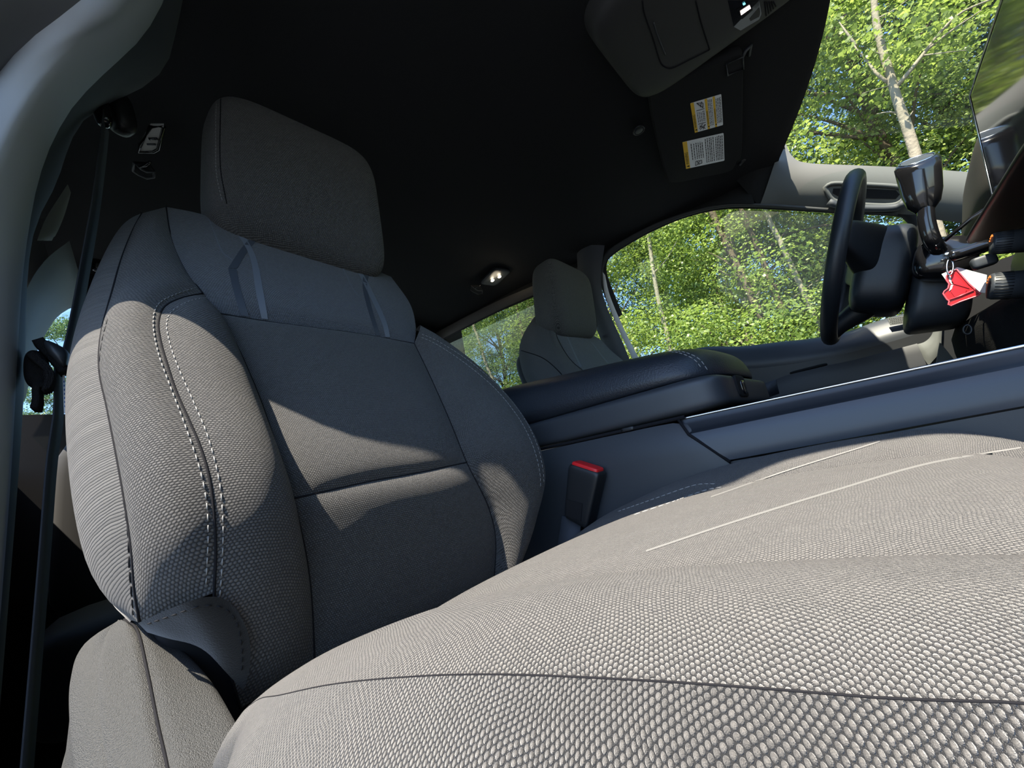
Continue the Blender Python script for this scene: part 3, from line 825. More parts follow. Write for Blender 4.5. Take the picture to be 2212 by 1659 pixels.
# plastic recliner shield beside the cushion
sa = [(.690, -.52, .470), (.684, -.50, .492), (.676, -.44, .476), (.668, -.36, .440), (.664, -.28, .405), (.66, -.18, .35)]
ridge = [at(a, b, y=y_) for a, b, y_ in ((268, 1338, -.52), (296, 1360, -.48), (318, 1450, -.43), (340, 1560, -.39), (362, 1659, -.36), (395, 1850, -.31))]
inn = [at(a, b, y=y_) for a, b, y_ in ((275, 1335, -.53), (330, 1362, -.50), (430, 1440, -.44), (500, 1545, -.38), (540, 1640, -.34), (600, 1850, -.28))]
bev = [at(a, b, y=y_) for a, b, y_ in ((262, 1344, -.525), (232, 1372, -.505), (212, 1440, -.465), (216, 1550, -.425), (234, 1659, -.395), (275, 1850, -.345))]
outr = [at(a, b, y=y_) for a, b, y_ in ((255, 1350, -.53), (178, 1398, -.52), (152, 1470, -.49), (150, 1560, -.455), (160, 1659, -.425), (195, 1850, -.375))]
outb = [p + np.array([.004, -.012, -.07]) for p in np.array(outr)]
sh = Patch(inn, ridge, nu=12, nv=40, h=.003, e=6, edge_v=False); sh.obj('recliner_shield', PLASTIC, seat)
ridge2 = [p + np.array([.0006, -.001, -.0012]) for p in ridge]
sh2 = Patch(ridge2, bev, nu=12, nv=40, h=.0035, e=8, edge_v=False); sh2.obj('outer_shield', PLASTIC, seat)
sh3 = Patch(bev, outr, nu=6, nv=40, h=.003, e=3, edge_v=False); sh3.obj('shield_bevel', PLASTIC, seat)
sh5 = Patch(outr, outb, nu=6, nv=40, h=.002, edge_v=False); sh5.obj('shield_side', PLASTIC, seat)
inb_ = [p + np.array([-.02, -.01, -.12]) for p in np.array(inn)]
sh4 = Patch(inn, inb_, nu=5, nv=30, edge_v=False); sh4.obj('shield_inner_wall', PLASTIC_D, seat)
mesh('shield_seam', *tube(cr(ridge, 40), .0009, 5), SEAM, seat)
# seat frame and base under the cushion
mesh('seat_base', *rhex(boxc((.455, -.15, .24), (.21, .24, .10)), 8, 8), PLASTIC_D, seat)
for xx in (.29, .62):
    mesh('seat_rail', *prism([(xx - .02, -.5, .03), (xx + .02, -.5, .03), (xx + .02, .15, .03), (xx - .02, .15, .03)], (0, 0, .06)), BLACK, seat, smooth=False)

# ---- driver's seat: mirrored copy
SKIP = ('side_panel', 'outer_bolster', 'inner_bolster', 'center_panel', 'lumbar_panel', 'upper_panel', 'inboard_bolster', 'inboard_side', 'back_shell', 'seam', 'stitching', 'edge_stitching',
        'stripe', 'accent_line', 'felt_flap', 'felt_stitching', 'recliner_shield', 'outer_shield', 'shield_bevel', 'shield_side', 'shield_inner_wall', 'shield_seam')
def mirror_seat(src, loc, label):
    r = src.copy(); COL.objects.link(r); r['label'] = label
    r.location = loc; r.scale = (-1, 1, 1)
    for ch in list(src.children):
        if ch.name.split('.')[0] in SKIP: continue
        c = ch.copy(); COL.objects.link(c); c.parent = r
        for g in list(ch.children):
            d = g.copy(); COL.objects.link(d); d.parent = c
    return r
dseat = mirror_seat(seat, (-.43, -.27, .085), "black cloth driver's seat in shade beyond the centre console")
def dmesh(name, V, Fc, m, uv=None):
    V = np.array(V, float).reshape(-1, 3).copy()
    L = np.array(dseat.location); W = V - L; W[:, 0] *= -1
    return mesh(name, W + L, Fc, m, dseat, uv=uv)
def cdr(px, x=None, y=None): return [at(a, b, x=q) if y is None else at(a, b, y=q) for (a, b), q in zip(px, x if y is None else y)]
D1 = cdr([(1210, 900), (1160, 852), (1136, 822), (1124, 785), (1122, 752), (1130, 724), (1150, 698), (1172, 688)], y=[-.66, -.70, -.74, -.77, -.79, -.80, -.80, -.80])
D2 = cdr([(1290, 900), (1255, 850), (1228, 812), (1205, 775), (1192, 740), (1186, 715), (1182, 698), (1182, 690)], y=[-.44, -.50, -.55, -.60, -.64, -.67, -.69, -.71])
D3 = cdr([(1330, 900), (1290, 830), (1262, 802), (1232, 775), (1208, 735), (1196, 710), (1190, 698), (1190, 692)], y=[-.45, -.51, -.55, -.60, -.64, -.67, -.69, -.71])
D4 = cdr([(1440, 900), (1400, 830), (1370, 800), (1345, 778), (1320, 757), (1306, 742), (1296, 733), (1290, 730)], y=[-.45, -.51, -.55, -.60, -.64, -.67, -.69, -.71])
dp_ = [Patch(D1, D2, nu=12, nv=30, h=.03, e=2, edge_v=False), Patch(D2, D3, nu=8, nv=30, h=.006, e=2, edge_v=False), Patch(D3, D4, nu=16, nv=30, h=.006, e=4, edge_v=False)]
for q, nm, m_ in zip(dp_, ('inboard_bolster', 'inner_bolster', 'upper_panel'), (CLOTH_FINE, CLOTH_FINE, CLOTH_TOP)): dmesh(nm, q.G, q.F, m_, q.uv)
dmesh('back_shell', *rhex([(-.66, -.66, .40), (-.22, -.66, .40), (-.66, -.50, .40), (-.22, -.50, .40), (-.61, -.88, .93), (-.27, -.88, .93), (-.61, -.74, .945), (-.27, -.74, .945)], (6, 4, 5), 12), CLOTH_FINE)
db = [q.bvh() for q in dp_]
for pts in ([(1126, 757), (1170, 772), (1200, 795), (1228, 826)], [(1196, 700), (1206, 735), (1232, 777), (1262, 803)]):
    c = curve_on(db, pts, 30, .0008)
    dmesh('seam', *tube(c, .0014, 5), SEAM)
for pa, pb in (([(1222, 722), (1240, 765), (1252, 792)], [(1225, 723), (1244, 766), (1257, 792)]), ([(1278, 740), (1296, 765), (1312, 785)], [(1280, 740), (1299, 765), (1316, 785)])):
    A = [hit(db, *p, .001) for p in cr(pa, 8)]; B = [hit(db, *p, .001) for p in cr(pb, 8)]
    VV = [v for ab in zip(A, B) if ab[0] is not None and ab[1] is not None for v in ab]
    dmesh('stripe', VV, [(2 * i, 2 * i + 1, 2 * i + 3, 2 * i + 2) for i in range(len(VV) // 2 - 1)], STRIPE)

# ------------------------------------------------------------------ rear bench (behind the seats)
rb = thing('rear_bench', (.05, -1.35, .0), 'dark cloth rear bench seat behind the front seats', 'bench seat')
mesh('bench_cushion', *rhex(boxc((.05, -1.32, .33), (.72, .24, .10)), 8, 10), CLOTH_FINE, rb)
mesh('bench_backrest', *rhex(boxc((.05, -1.58, .62), (.72, .07, .26)), 8, 10), CLOTH_FINE, rb)
mesh('bench_base', *rhex(boxc((.05, -1.32, .12), (.68, .2, .115)), 10, 6), BLACK, rb)

# ------------------------------------------------------------------ centre console
con = thing('center_console', (0, -.1, .0), 'long grey centre console with padded leather armrest between the seats', 'console')
lc = [(-.165, -.62, .60), (.172, -.62, .60), (-.165, -.122, .60), (.172, -.125, .60), (-.150, -.62, .735), (.150, -.62, .73), (-.150, -.145, .682), (.150, -.145, .674)]
lv, lf = rhex(lc, (3.2, 9, 3.0), 24)
lv = np.array(lv); lv[:, 2] = np.maximum(lv[:, 2], .620)
lid = mesh('armrest_lid', lv, lf, LEATHER, con, label='black grained leather')
lbv = BVHTree.FromPolygons([tuple(p) for p in lv], lf)
for px_ in ([(1437, 759), (1470, 763), (1500, 777), (1519, 801)], [(1452, 757), (1483, 762), (1511, 776), (1529, 800)]):
    c = curve_on(lbv, px_, 30, .0006)
    if len(c) > 3: mesh('stitching', *stitches(c, .006, .0025, .0008), THREAD, lid)
bc = boxc((.002, -.372, .596), (.170, .245, .0245))
bx_ = mesh('armrest_box', *rhex(bc, (14, 14, 7), 16), PLASTIC_S, con)
# latch on the front of the box
mesh('latch_recess', *rhex(boxc((.065, -.1275, .600), (.026, .003, .016)), 8, 5), BLACK, con)
mesh('latch', *rhex(boxc((.062, -.1255, .598), (.012, .003, .010)), 6, 5), GLOSS, con)
mesh('hinge_gap', *tube([(.171, -.60, .5705), (.171, -.18, .5705)], .0028, 6), SEAM, con)
mesh('hinge_clip', *rhex(boxc((.172, -.262, .571), (.003, .010, .003)), 6, 4), PLASTIC_D, con)
# body side behind the trim panel
tp = [(.172, -.66, .566), (.172, -.45, .567), (.172, -.30, .567), (.171, -.20, .566), (.170, -.178, .560)]
bt = [(.178, -.66, .10), (.178, -.45, .10), (.178, -.30, .10), (.178, -.16, .10), (.178, -.10, .10)]
body = Patch(tp, bt, None, [(.170, -.178, .560), at(1500, 945, x=.178), at(1577, 997, x=.180), (.179, -.11, .30), (.178, -.10, .10)], nu=16, nv=24, h=.006, e=3, edge_v=False, hint=(1, 0, 0))
body.obj('console_side', PLASTIC_S, con)
low = Patch([at(1577, 997, x=.180), (.179, -.12, .10)], [at(2420, 845, x=.180), (.179, .30, .10)], [at(a, b, x=.180) for a, b in ((1577, 997), (1800, 957), (2000, 920), (2212, 881), (2420, 845))], None, nu=24, nv=10, h=.004, edge_v=False, hint=(1, 0, 0))
low.obj('console_lower_side', PLASTIC_S, con)
e1 = [at(a, b, x=.168) for a, b in ((1467, 907), (1700, 857), (1950, 804), (2212, 749), (2420, 706))]
e2 = [at(a, b, x=.179) for a, b in ((1487, 938), (1700, 894), (1950, 843), (2212, 790), (2420, 748))]
e3 = [at(a, b, x=.183) for a, b in ((1574, 994), (1800, 953), (2000, 916), (2212, 877), (2420, 841))]
tu = Patch(e1, e2, nu=6, nv=30, h=-.002, edge_v=False); tu.obj('trim_upper_band', mat('dark satin', (.013, .016, .021), .35, .5), con)
tl_ = Patch(e2, e3, nu=8, nv=30, h=.002, edge_v=False); tl_.obj('trim_panel', PLASTIC_SAT, con)
mesh('bright_edge', *tube(cr(e1, 30) + np.array([0, 0, .0006]), .0016, 6), EDGE, con, label='thin bright metal edge')
mesh('trim_gap', *tube([at(a, b, x=x_) for a, b, x_ in ((1465, 906, .172), (1487, 938, .181), (1577, 998, .184))], .002, 6), SEAM, con)
mesh('console_tray', *prism([(-.165, -.12, .50), (.165, -.12, .50), (.165, .32, .50), (-.165, .32, .50)], (0, 0, .01)), BLACK, con, smooth=False)
mesh('console_far_side', *prism([(-.175, -.66, .05), (-.175, .32, .05), (-.175, .32, .565), (-.175, -.66, .57)], (.01, 0, 0)), PLASTIC_D, con, smooth=False)

# ------------------------------------------------------------------ seat belt buckle
bk_ = thing('belt_buckle', tuple(at(1245, 1120, x=.20)), 'black seat belt buckle with red release button beside the armrest', 'buckle')
xf, xb = .212, .186
c8 = [at(1216, 1118, x=xf) + np.array([xb - xf, 0, 0]), at(1216, 1118, x=xf), at(1266, 1146, x=xf) + np.array([xb - xf, 0, 0]), at(1266, 1146, x=xf),
      at(1226, 1000, x=xf) + np.array([xb - xf, 0, 0]), at(1226, 1000, x=xf), at(1294, 1022, x=xf) + np.array([xb - xf, 0, 0]), at(1294, 1022, x=xf)]
mesh('housing', *rhex(c8, (9, 9, 12), 12), PLASTIC_D, bk_)
c8 = np.array(c8); dn = (c8[4:] - c8[:4]) / np.linalg.norm(c8[4:] - c8[:4], axis=1, keepdims=True)
m4 = c8[4:].mean(0)
tb8 = np.vstack([m4 + (c8[4:] - m4) * .86 - dn * .004, m4 + (c8[4:] - m4) * .80 + dn * .004])
mesh('release_button', *rhex(tb8, (9, 9, 5), 8), RED, bk_, label='red button')
lq = [at(a, b, x=xf + .0006) for a, b in ((1225, 1078), (1258, 1088), (1255, 1126), (1224, 1114))]
mesh('buckle_label', *prism(lq, (.0006, 0, 0)), BLACK, bk_, smooth=False)
mesh('buckle_strap', *ribbon([at(1236, 1120, x=.197), at(1228, 1170, x=.20), at(1215, 1260, x=.205)], (0, 1, -.3), .035, .004), WEB, bk_)

# ------------------------------------------------------------------ passenger seat belt
sb = thing('seat_belt', (.745, -.68, .10), 'dark seat belt hanging from the pillar beside the passenger seat', 'seat belt')
dr = at(228, 250, y=-.70)
bpath = cr([at(229, 262, y=-.70), at(222, 330, y=-.69), at(206, 450, y=-.68), at(180, 600, y=-.665), at(158, 720, y=-.65), at(142, 790, y=-.64)], 24)
mesh('upper_webbing', *ribbon(bpath, (.13, .99, 0), .046, .0014), WEB, sb)
bp2 = cr([at(128, 800, y=-.64), at(126, 900, y=-.64), at(112, 1000, y=-.64), at(98, 1180, y=-.64), at(80, 1400, y=-.64), at(60, 1640, y=-.64), at(40, 1900, y=-.64)], 24)
mesh('lower_webbing', *ribbon(bp2, (.12, .99, 0), .042, .0014), WEB, sb)
ag = mesh('anchor_cover', *rhex(boxc(at(258, 245, y=-.71), (.016, .018, .034), frame((-.5, 1, 0)) @ rot('Y', 12)), (3, 3, 3), 10), PLASTIC_D, sb)
mesh('belt_guide', *rhex(boxc(at(221, 242, y=-.69), (.010, .012, .024), rot('Y', 8)), (2.6, 2.6, 3), 10), GLOSS, sb)
# latch plate wrapped in a fuzzy strap with a printed tag
tg = at(118, 765, y=-.63)
mesh('latch_plate', *rhex([at(92, 752, y=-.66), at(140, 806, y=-.66), at(90, 748, y=-.598), at(142, 806, y=-.598), at(96, 730, y=-.66), at(156, 760, y=-.66), at(96, 728, y=-.598), at(158, 762, y=-.598)], (2.6, 4, 2.6), 14), PLASTIC_S, sb)
def pxbox(x0, x1, yt, yb, yf, yr, sk=0):
    return [at(x0, yb, y=yr), at(x1, yb + sk, y=yr), at(x0, yb, y=yf), at(x1, yb + sk, y=yf), at(x0, yt, y=yr), at(x1, yt + sk, y=yr), at(x0, yt, y=yf), at(x1, yt + sk, y=yf)]
mesh('wrap_strap', *rhex(pxbox(50, 108, 752, 836, -.615, -.66, 10), (2.6, 5, 2.6), 14), VELCRO, sb)
for k, (dx, dy) in enumerate(((0, 0), (5, -2), (10, -4))):
    lp = cr([at(a + dx, b + dy, y=-.612) for a, b in ((62, 770), (80, 785), (98, 800), (106, 815), (104, 832), (96, 848))], 24)
    mesh('strap_fold', *ribbon(lp, (.06, 1, 0), .02, .0022), VELCRO, sb)
lp = cr([at(a, b, y=-.62) for a, b in ((104, 806), (108, 828), (98, 838), (86, 834), (82, 846), (82, 868), (78, 886))], 30)
mesh('strap_end', *ribbon(lp, (.10, 1, 0), .022, .005), VELCRO, sb)
lp = cr([at(a, b, y=-.62) for a, b in ((84, 738), (104, 760), (124, 782), (142, 806))], 12)
mesh('fuzzy_edge', *ribbon(lp, (.06, 1, 0), .018, .009), VELCRO, sb)
for a0, w_ in ((137, 9), (145, 12)):
    tv = [at(a0 - 2, 806, y=-.625), at(a0 + w_ - 6, 805, y=-.625), at(a0 + w_ - 2, 894, y=-.625), at(a0 + 1, 893, y=-.625)]
    tgo = mesh('printed_tag', *prism(tv, (0, .0006, 0)), TAGW, sb, smooth=False, label='white printed tag')
    lines = []
    for k in range(7):
        v0 = .25 + k * .1
        a = tv[0] * (1 - v0) + tv[3] * v0; b = tv[1] * (1 - v0) + tv[2] * v0
        p = a * .75 + b * .25; q_ = a * .3 + b * .7
        dz = np.array([0, 0, .0022]); o_ = np.array([0, .0013, 0])
        lines.append(([p + o_, q_ + o_, q_ + dz + o_, p + dz + o_], [(0, 1, 2, 3)]))
    mesh('tag_print', *join(lines), mat('blue ink', (.05, .12, .35), .7, .2), tgo, smooth=False)

# ------------------------------------------------------------------ steering wheel, column, lever, key
wc = np.array([-.43, .045, .8515]); wd_ = np.array([0, .152, .341]); wd_ /= np.linalg.norm(wd_); wx = np.array([1., 0, 0]); wa = np.array([0, wd_[2], -wd_[1]])
sw = thing('steering_wheel', tuple(wc), 'dark leather steering wheel seen from its edge in front of the window', 'steering wheel')
th = np.linspace(0, 2 * math.pi, 72, endpoint=False)
rimp = [wc + .172 * (math.cos(t) * wx + math.sin(t) * wd_) for t in th]
mesh('rim', *tube(rimp, .0150, 14, closed=True), LEATHER_S, sw)
BW = np.stack([wx, wa, wd_], 1)
mesh('hub', *rhex(boxc(wc + wa * .066 - wd_ * .030, (.085, .046, .088), BW), (4, 6, 4), 12), LEATHER_S, sw)
for sg in (1, -1):
    cs = []
    for q in range(8):
        X_ = (.165 if q & 1 else .05); h_ = (.026 if q & 1 else .055); t_ = (.010 if q & 1 else .030); a_ = (.004 if q & 1 else .05)
        cs.append(wc + wx * sg * X_ + wa * (a_ + (t_ if q & 2 else -t_)) + wd_ * ((h_ if q & 4 else -h_) + (.012 if q & 1 else 0)))
    mesh('spoke', *rhex(cs, (8, 4, 4), 8), LEATHER_S, sw)
P_ = [wc + wa * .075 - wd_ * .06, wc + wa * .05 - wd_ * .10, wc + wa * .015 - wd_ * .14, wc - wd_ * .168]
mesh('spoke', *tube(cr(P_, 12), list(np.linspace(.034, .014, 13)), 10), LEATHER_S, sw)
sc = thing('steering_column', tuple(wc + wa * .16), 'grey steering column shroud behind the steering wheel', 'steering column')
cn = [at(1952, 712, x=-.345), at(2110, 690, x=-.345), at(1984, 512, x=-.345), at(2112, 498, x=-.345)]
cf_ = [p + np.array([-.165, 0, 0]) for p in cn]
mesh('shroud', *rhex([cf_[0], cn[0], cf_[1], cn[1], cf_[2], cn[2], cf_[3], cn[3]], (4, 9, 4), 16), PLASTIC_S, sc)
gs = thing('gear_lever', tuple(at(2030, 545, x=-.31)), 'gloss black column gear lever standing in front of the windscreen', 'gear lever')
gp_ = cr([at(2062, 560, x=-.34), at(2035, 548, x=-.31), at(2014, 520, x=-.285), at(2002, 480, x=-.28), at(1998, 440, x=-.28)], 20)
mesh('shaft', *tube(gp_, list(np.linspace(.012, .0115, 21)), 12), GLOSS, gs)
h0, h1 = at(1998, 455, x=-.28), at(1980, 346, x=-.28)
hd_ = h1 - h0; fr = frame(hd_, (1, 0, 0))
cyl = []
for t_, ra in ((0, .010), (.12, .0165), (.35, .0205), (.7, .0225), (.93, .0235), (1.0, .0205)):
    cyl.append((h0 + hd_ * t_, ra))
V = []; Fc = []
for i_, (p, ra) in enumerate(cyl):
    for k in range(20):
        a = 2 * math.pi * k / 20
        tilt = hd_ * (.16 * math.cos(a) * -1 if i_ >= 4 else 0)
        V.append(p + ra * (math.cos(a) * fr[:, 2] * 1.0 + math.sin(a) * fr[:, 0] * 1.25) + tilt)
for i_ in range(len(cyl) - 1):
    for k in range(20): Fc.append((i_ * 20 + k, i_ * 20 + (k + 1) % 20, (i_ + 1) * 20 + (k + 1) % 20, (i_ + 1) * 20 + k))
Fc.append(tuple(range(100, 120)))
mesh('knob', V, Fc, GLOSS, gs)
top_ = np.array(V[100:120]); tcn = top_.mean(0); up_ = hd_ / np.linalg.norm(hd_)
mesh('knob_ring', *tube(tcn + (top_ - tcn) * .88 + up_ * .0008, .0012, 6, closed=True), CHROME, gs)
mesh('knob_face', tcn + (top_ - tcn) * .8 + up_ * .001, [tuple(range(20))], PLASTIC_S, gs, smooth=False)
mesh('boot', *rhex(boxc(at(2040, 560, x=-.325), (.03, .04, .038), rot('X', -25)), (3, 3, 3), 12), GLOSS, gs)

ky = thing('ignition_key', tuple(at(2080, 560, x=-.27)), 'black ignition key with a silver ring beside the gear lever', 'key')
mesh('key_head', *tube(cr([at(2046, 556, x=-.27), at(2070, 550, x=-.27), at(2100, 540, x=-.272), at(2135, 528, x=-.275)], 12), [.006] + [.0105] * 11 + [.009], 12), GLOSS, ky)
mesh('silver_cap', *rhex(boxc(at(2055, 548, x=-.268), (.004, .010, .003), rot('X', -15)), 3, 6), CHROME, ky)
kr = [at(2052 + 7 * math.cos(t), 577 + 17 * math.sin(t), x=-.264 + .004 * math.sin(t)) for t in np.linspace(0, 2 * math.pi, 24, endpoint=False)]
mesh('key_ring', *tube(kr, .0013, 6, closed=True), CHROME, ky)
pt = thing('paper_tag', tuple(at(2095, 605, x=-.275)), 'white paper tag hanging behind the red key tag', 'paper tag')
mesh('tag_sheet', *prism([at(a, b, x=-.275) for a, b in ((2034, 592), (2068, 577), (2132, 594), (2128, 633), (2070, 622), (2044, 606))], (-.0008, 0, 0)), PAPER, pt, smooth=False)
kt = thing('key_tag', tuple(at(2075, 620, x=-.265)), 'red translucent plastic key tag hanging from the ignition key', 'key tag')
ol = [(2066, 582), (2093, 613), (2102, 621), (2118, 635), (2112, 639), (2074, 652), (2054, 661), (2048, 658), (2050, 650), (2045, 647), (2037, 634), (2040, 629), (2048, 623), (2050, 613), (2044, 605), (2044, 597), (2051, 588)]
okp = [at(a, b, x=-.265) for a, b in ol]
mesh('tag_body', *prism(okp, (-.003, 0, 0)), mat('deep red plastic', (.35, .015, .02), .25, .5), kt, smooth=False)
mesh('tag_rim', *tube(np.array(okp) + np.array([.0008, 0, 0]), .0011, 6, closed=True), mat('pink red edge', (.75, .10, .13), .3, .5), kt)
mesh('tag_window', *prism([at(a, b, x=-.2645) for a, b in ((2060, 591), (2094, 623), (2056, 612), (2054, 600))], (.0006, 0, 0)), REDTAG, kt, smooth=False)
mesh('tag_window', *prism([at(a, b, x=-.2645) for a, b in ((2058, 617), (2088, 626), (2084, 634), (2062, 641), (2054, 630))], (.0006, 0, 0)), REDTAG, kt, smooth=False)
mesh('tag_bar', *tube([at(a, b, x=-.264) for a, b in ((2050, 648), (2075, 639), (2103, 627))], .0012, 6), mat('red edge', (.55, .05, .07), .3, .5), kt)
mesh('tag_slot', *prism([at(a, b, x=-.2645) for a, b in ((2049, 596), (2052, 594), (2056, 606), (2060, 612), (2055, 614), (2050, 607))], (.0006, 0, 0)), PAPER, kt, smooth=False)
mesh('tag_slot', *prism([at(a, b, x=-.2645) for a, b in ((2054, 616), (2059, 615), (2056, 624), (2050, 629))], (.0006, 0, 0)), PAPER, kt, smooth=False)

# ------------------------------------------------------------------ dashboard, screen, knobs
da = thing('dashboard', (-.2, .45, .3), 'dark dashboard with instrument hood beyond the steering wheel', 'dashboard')
mesh('dash_body', *rhex([(-.76, .26, .58), (.70, .26, .58), (-.76, .74, .58), (.70, .74, .58), (-.76, .30, .82), (.70, .27, .80), (-.76, .76, .84), (.70, .76, .84)], (10, 6, 5), 16), PLASTIC_D, da)
mesh('instrument_hood', *rhex([(-.62, .225, .80), (-.20, .21, .80), (-.62, .46, .80), (-.20, .46, .80), (-.60, .27, .945), (-.225, .245, .955), (-.60, .46, .90), (-.225, .46, .90)], (5, 7, 5), 14), mat('hood brown grey', (.05, .046, .041), .7, .3, bump=(900, .2, .0005)), da)
mesh('center_stack', *rhex([(-.15, .205, .575), (.16, .205, .575), (-.15, .5, .575), (.16, .5, .575), (-.15, .215, .755), (.16, .215, .755), (-.15, .5, .755), (.16, .5, .755)], (10, 10, 10), 10), PLASTIC_D, da)
mesh('knee_panel', *rhex([(-.56, .150, .30), (-.185, .150, .30), (-.56, .6, .30), (-.185, .6, .30), (-.56, .150, .665), (-.185, .155, .655), (-.56, .6, .70), (-.185, .6, .70)], (9, 12, 9), 10), CARPET, da)
mesh('dash_lip', *rhex([(-.24, .170, .748), (.16, .170, .748), (-.24, .34, .748), (.16, .34, .748), (-.24, .175, .760), (.16, .175, .760), (-.24, .34, .760), (.16, .34, .760)], (12, 6, 4), 8), PLASTIC_D, da)
scr = thing('center_display', (.03, .22, .77), 'large dark centre display at the right edge', 'display')
T0, T1 = np.array([-.118, .219, .929]), np.array([-.118, .195, .769])
T2, T3 = T0 + np.array([.30, 0, 0]), T1 + np.array([.30, 0, 0])
nrm = np.cross(T2 - T0, T1 - T0); nrm /= np.linalg.norm(nrm)
if nrm[1] > 0: nrm = -nrm
bz = boxc((T0 + T3) / 2 - nrm * .012, (.155, .013, .0885), np.stack([np.array([1., 0, 0]), nrm, (T0 - T1) / np.linalg.norm(T0 - T1)], 1))
mesh('bezel', *rhex(bz, (30, 8, 24), 16), GLOSS, scr)
sp_ = [T0 + (T3 - T0) * .055 + nrm * .0015, None, None, None]
ux = np.array([1., 0, 0]); uz = (T0 - T1) / np.linalg.norm(T0 - T1); cS = (T0 + T3) / 2 + nrm * .0014
gpts = [cS + ux * a * .138 + uz * b * .070 for a, b in ((-1, -1), (1, -1), (1, 1), (-1, 1))]
mesh('screen_glass', *prism(gpts, nrm * .0012), mat('dark screen', (.012, .013, .02), .06, .8, coat=.5), scr, smooth=False)
cp_ = [cS + ux * a * .143 + uz * b * .075 + nrm * .0012 for a, b in ((-1, -1), (1, -1), (1, 1), (-1, 1))]
mesh('metal_edge', *tube(cp_, .0011, 6, closed=True), CHROME, scr)
def knob(px, py, x_, r, L, label):
    c = at(px, py, x=x_); o = thing('control_knob', tuple(c), label, 'knob', 'dashboard knobs')
    ax = np.array([0, -.93, .36]); ax /= np.linalg.norm(ax)
    V, Fc = tube([c + ax * -.012, c + ax * L * .85, c + ax * L, c + ax * L], [r * 1.08, r, r * .93, r * .6], 28)
    mesh('knob_body', V, Fc, PLASTIC_S, o)
    fr = frame(ax)
    ribs = []
    for k in range(28):
        a = 2 * math.pi * k / 28
        d = math.cos(a) * fr[:, 0] + math.sin(a) * fr[:, 2]
        ribs.append(tube([c + d * r * 1.03, c + ax * L * .84 + d * r * .985], r * .045, 4))
    mesh('grip_ribs', *join(ribs), PLASTIC_D, o)
    rp = [c + ax * (L + .0003) + r * .78 * (math.cos(t) * fr[:, 0] + math.sin(t) * fr[:, 2]) for t in np.linspace(.6, 2.4, 12)]
    dots = [tube([p, p + ax * .0006], .0011, 5) for p in rp[::2]]
    mesh('dial_marks', *join(dots), GLOW_O, o)
    return o
knob(2184, 522, -.085, .0135, .016, 'upper ribbed control knob below the centre display')
knob(2184, 616, -.085, .0165, .018, 'lower ribbed control knob with orange dial marks')
mesh('button_row', *rhex(boxc(at(2125, 565, x=-.13), (.008, .012, .008)), 5, 5), PLASTIC_S, da)
mesh('vent_edge', *tube([at(2040, 520, x=-.15), at(2100, 470, x=-.15), at(2150, 440, x=-.14), at(2212, 410, x=-.14)], .003, 6), GLOSS, da)
mesh('power_socket_ring', *tube([at(2090 + 9 * math.cos(t), 712 + 10 * math.sin(t), x=-.145) for t in np.linspace(0, 2 * math.pi, 20, endpoint=False)], .0014, 5, closed=True), PLASTIC_D, da)

# ------------------------------------------------------------------ roof: overhead console, visor, lamps, hooks
oc = thing('overhead_console', (0, -.02, 1.30), 'dark overhead console with lit lamp switch on the headliner', 'overhead console')
ov, of_ = rhex([(-.120, -.175, 1.262), (.125, -.175, 1.262), (-.150, .16, 1.262), (.150, .16, 1.262), (-.145, -.19, 1.33), (.15, -.19, 1.33), (-.17, .18, 1.33), (.17, .18, 1.33)], (6, 6, 5), 20)
mesh('housing', ov, of_, mat('overhead grey', (.032, .032, .031), .6, .4, bump=(900, .15, .0004)), oc)
obv = BVHTree.FromPolygons([tuple(p) for p in ov], of_)
def ohit(px, py, l=.0008): return hit(obv, px, py, l)
pl = [(1388, 2), (1392, 30), (1410, 82), (1424, 128), (1434, 143), (1452, 147), (1490, 129), (1532, 108), (1515, 50), (1505, 2)]
c = [ohit(*p) for p in cr(pl[:8], 40)]; c = [q for q in c if q is not None]
mesh('storage_door_gap', *tube(c, .0012, 5), SEAM, oc)
c = [ohit(*p) for p in cr([(1533, 107), (1515, 50), (1503, 2)], 12)]; c = [q for q in c if q is not None]
mesh('storage_door_gap', *tube(c, .0012, 5), SEAM, oc)
c = [ohit(*p) for p in cr([(1412, 48), (1422, 80), (1438, 118)], 10)]; c = [q for q in c if q is not None]
mesh('finger_lip', *tube(c, .0014, 6), PLASTIC_S, oc)
c = [ohit(*p, .0012) for p in ((1572, 1), (1585, 58), (1600, 66), (1640, 42), (1645, 30), (1640, 1))]
mesh('switch_panel', *([q for q in c if q is not None], [tuple(range(len([q for q in c if q is not None])))]), GLOSS, oc, smooth=False)
def oquad(name, px, m, l=.0022, parent=oc):
    q = [ohit(*p, l) for p in px]
    if any(v is None for v in q): return None
    return mesh(name, q, [tuple(range(len(q)))], m, parent, smooth=False)
oquad('lamp_switch', [(1596, 30), (1590, 22), (1612, 6), (1624, 14), (1626, 22), (1603, 42)], GLOSS, .002)
oquad('lit_lamp', [(1599, 24), (1619, 11), (1622, 18), (1601, 33)], GLOW_P, .003)
oquad('indicator', [(1604, 8), (1609, 5), (1611, 9), (1606, 12)], GLOW_C, .003)
for k in range(5):
    x0 = 1652 + k * 4.6
    q = [ohit(x0, 4 + 0 * k, .0016), ohit(x0 + 3 + k * .6, 34 - k * 5, .0016)]
    if q[0] is not None and q[1] is not None: mesh('grille_slot', *tube(q, .0012, 5), SEAM, oc)

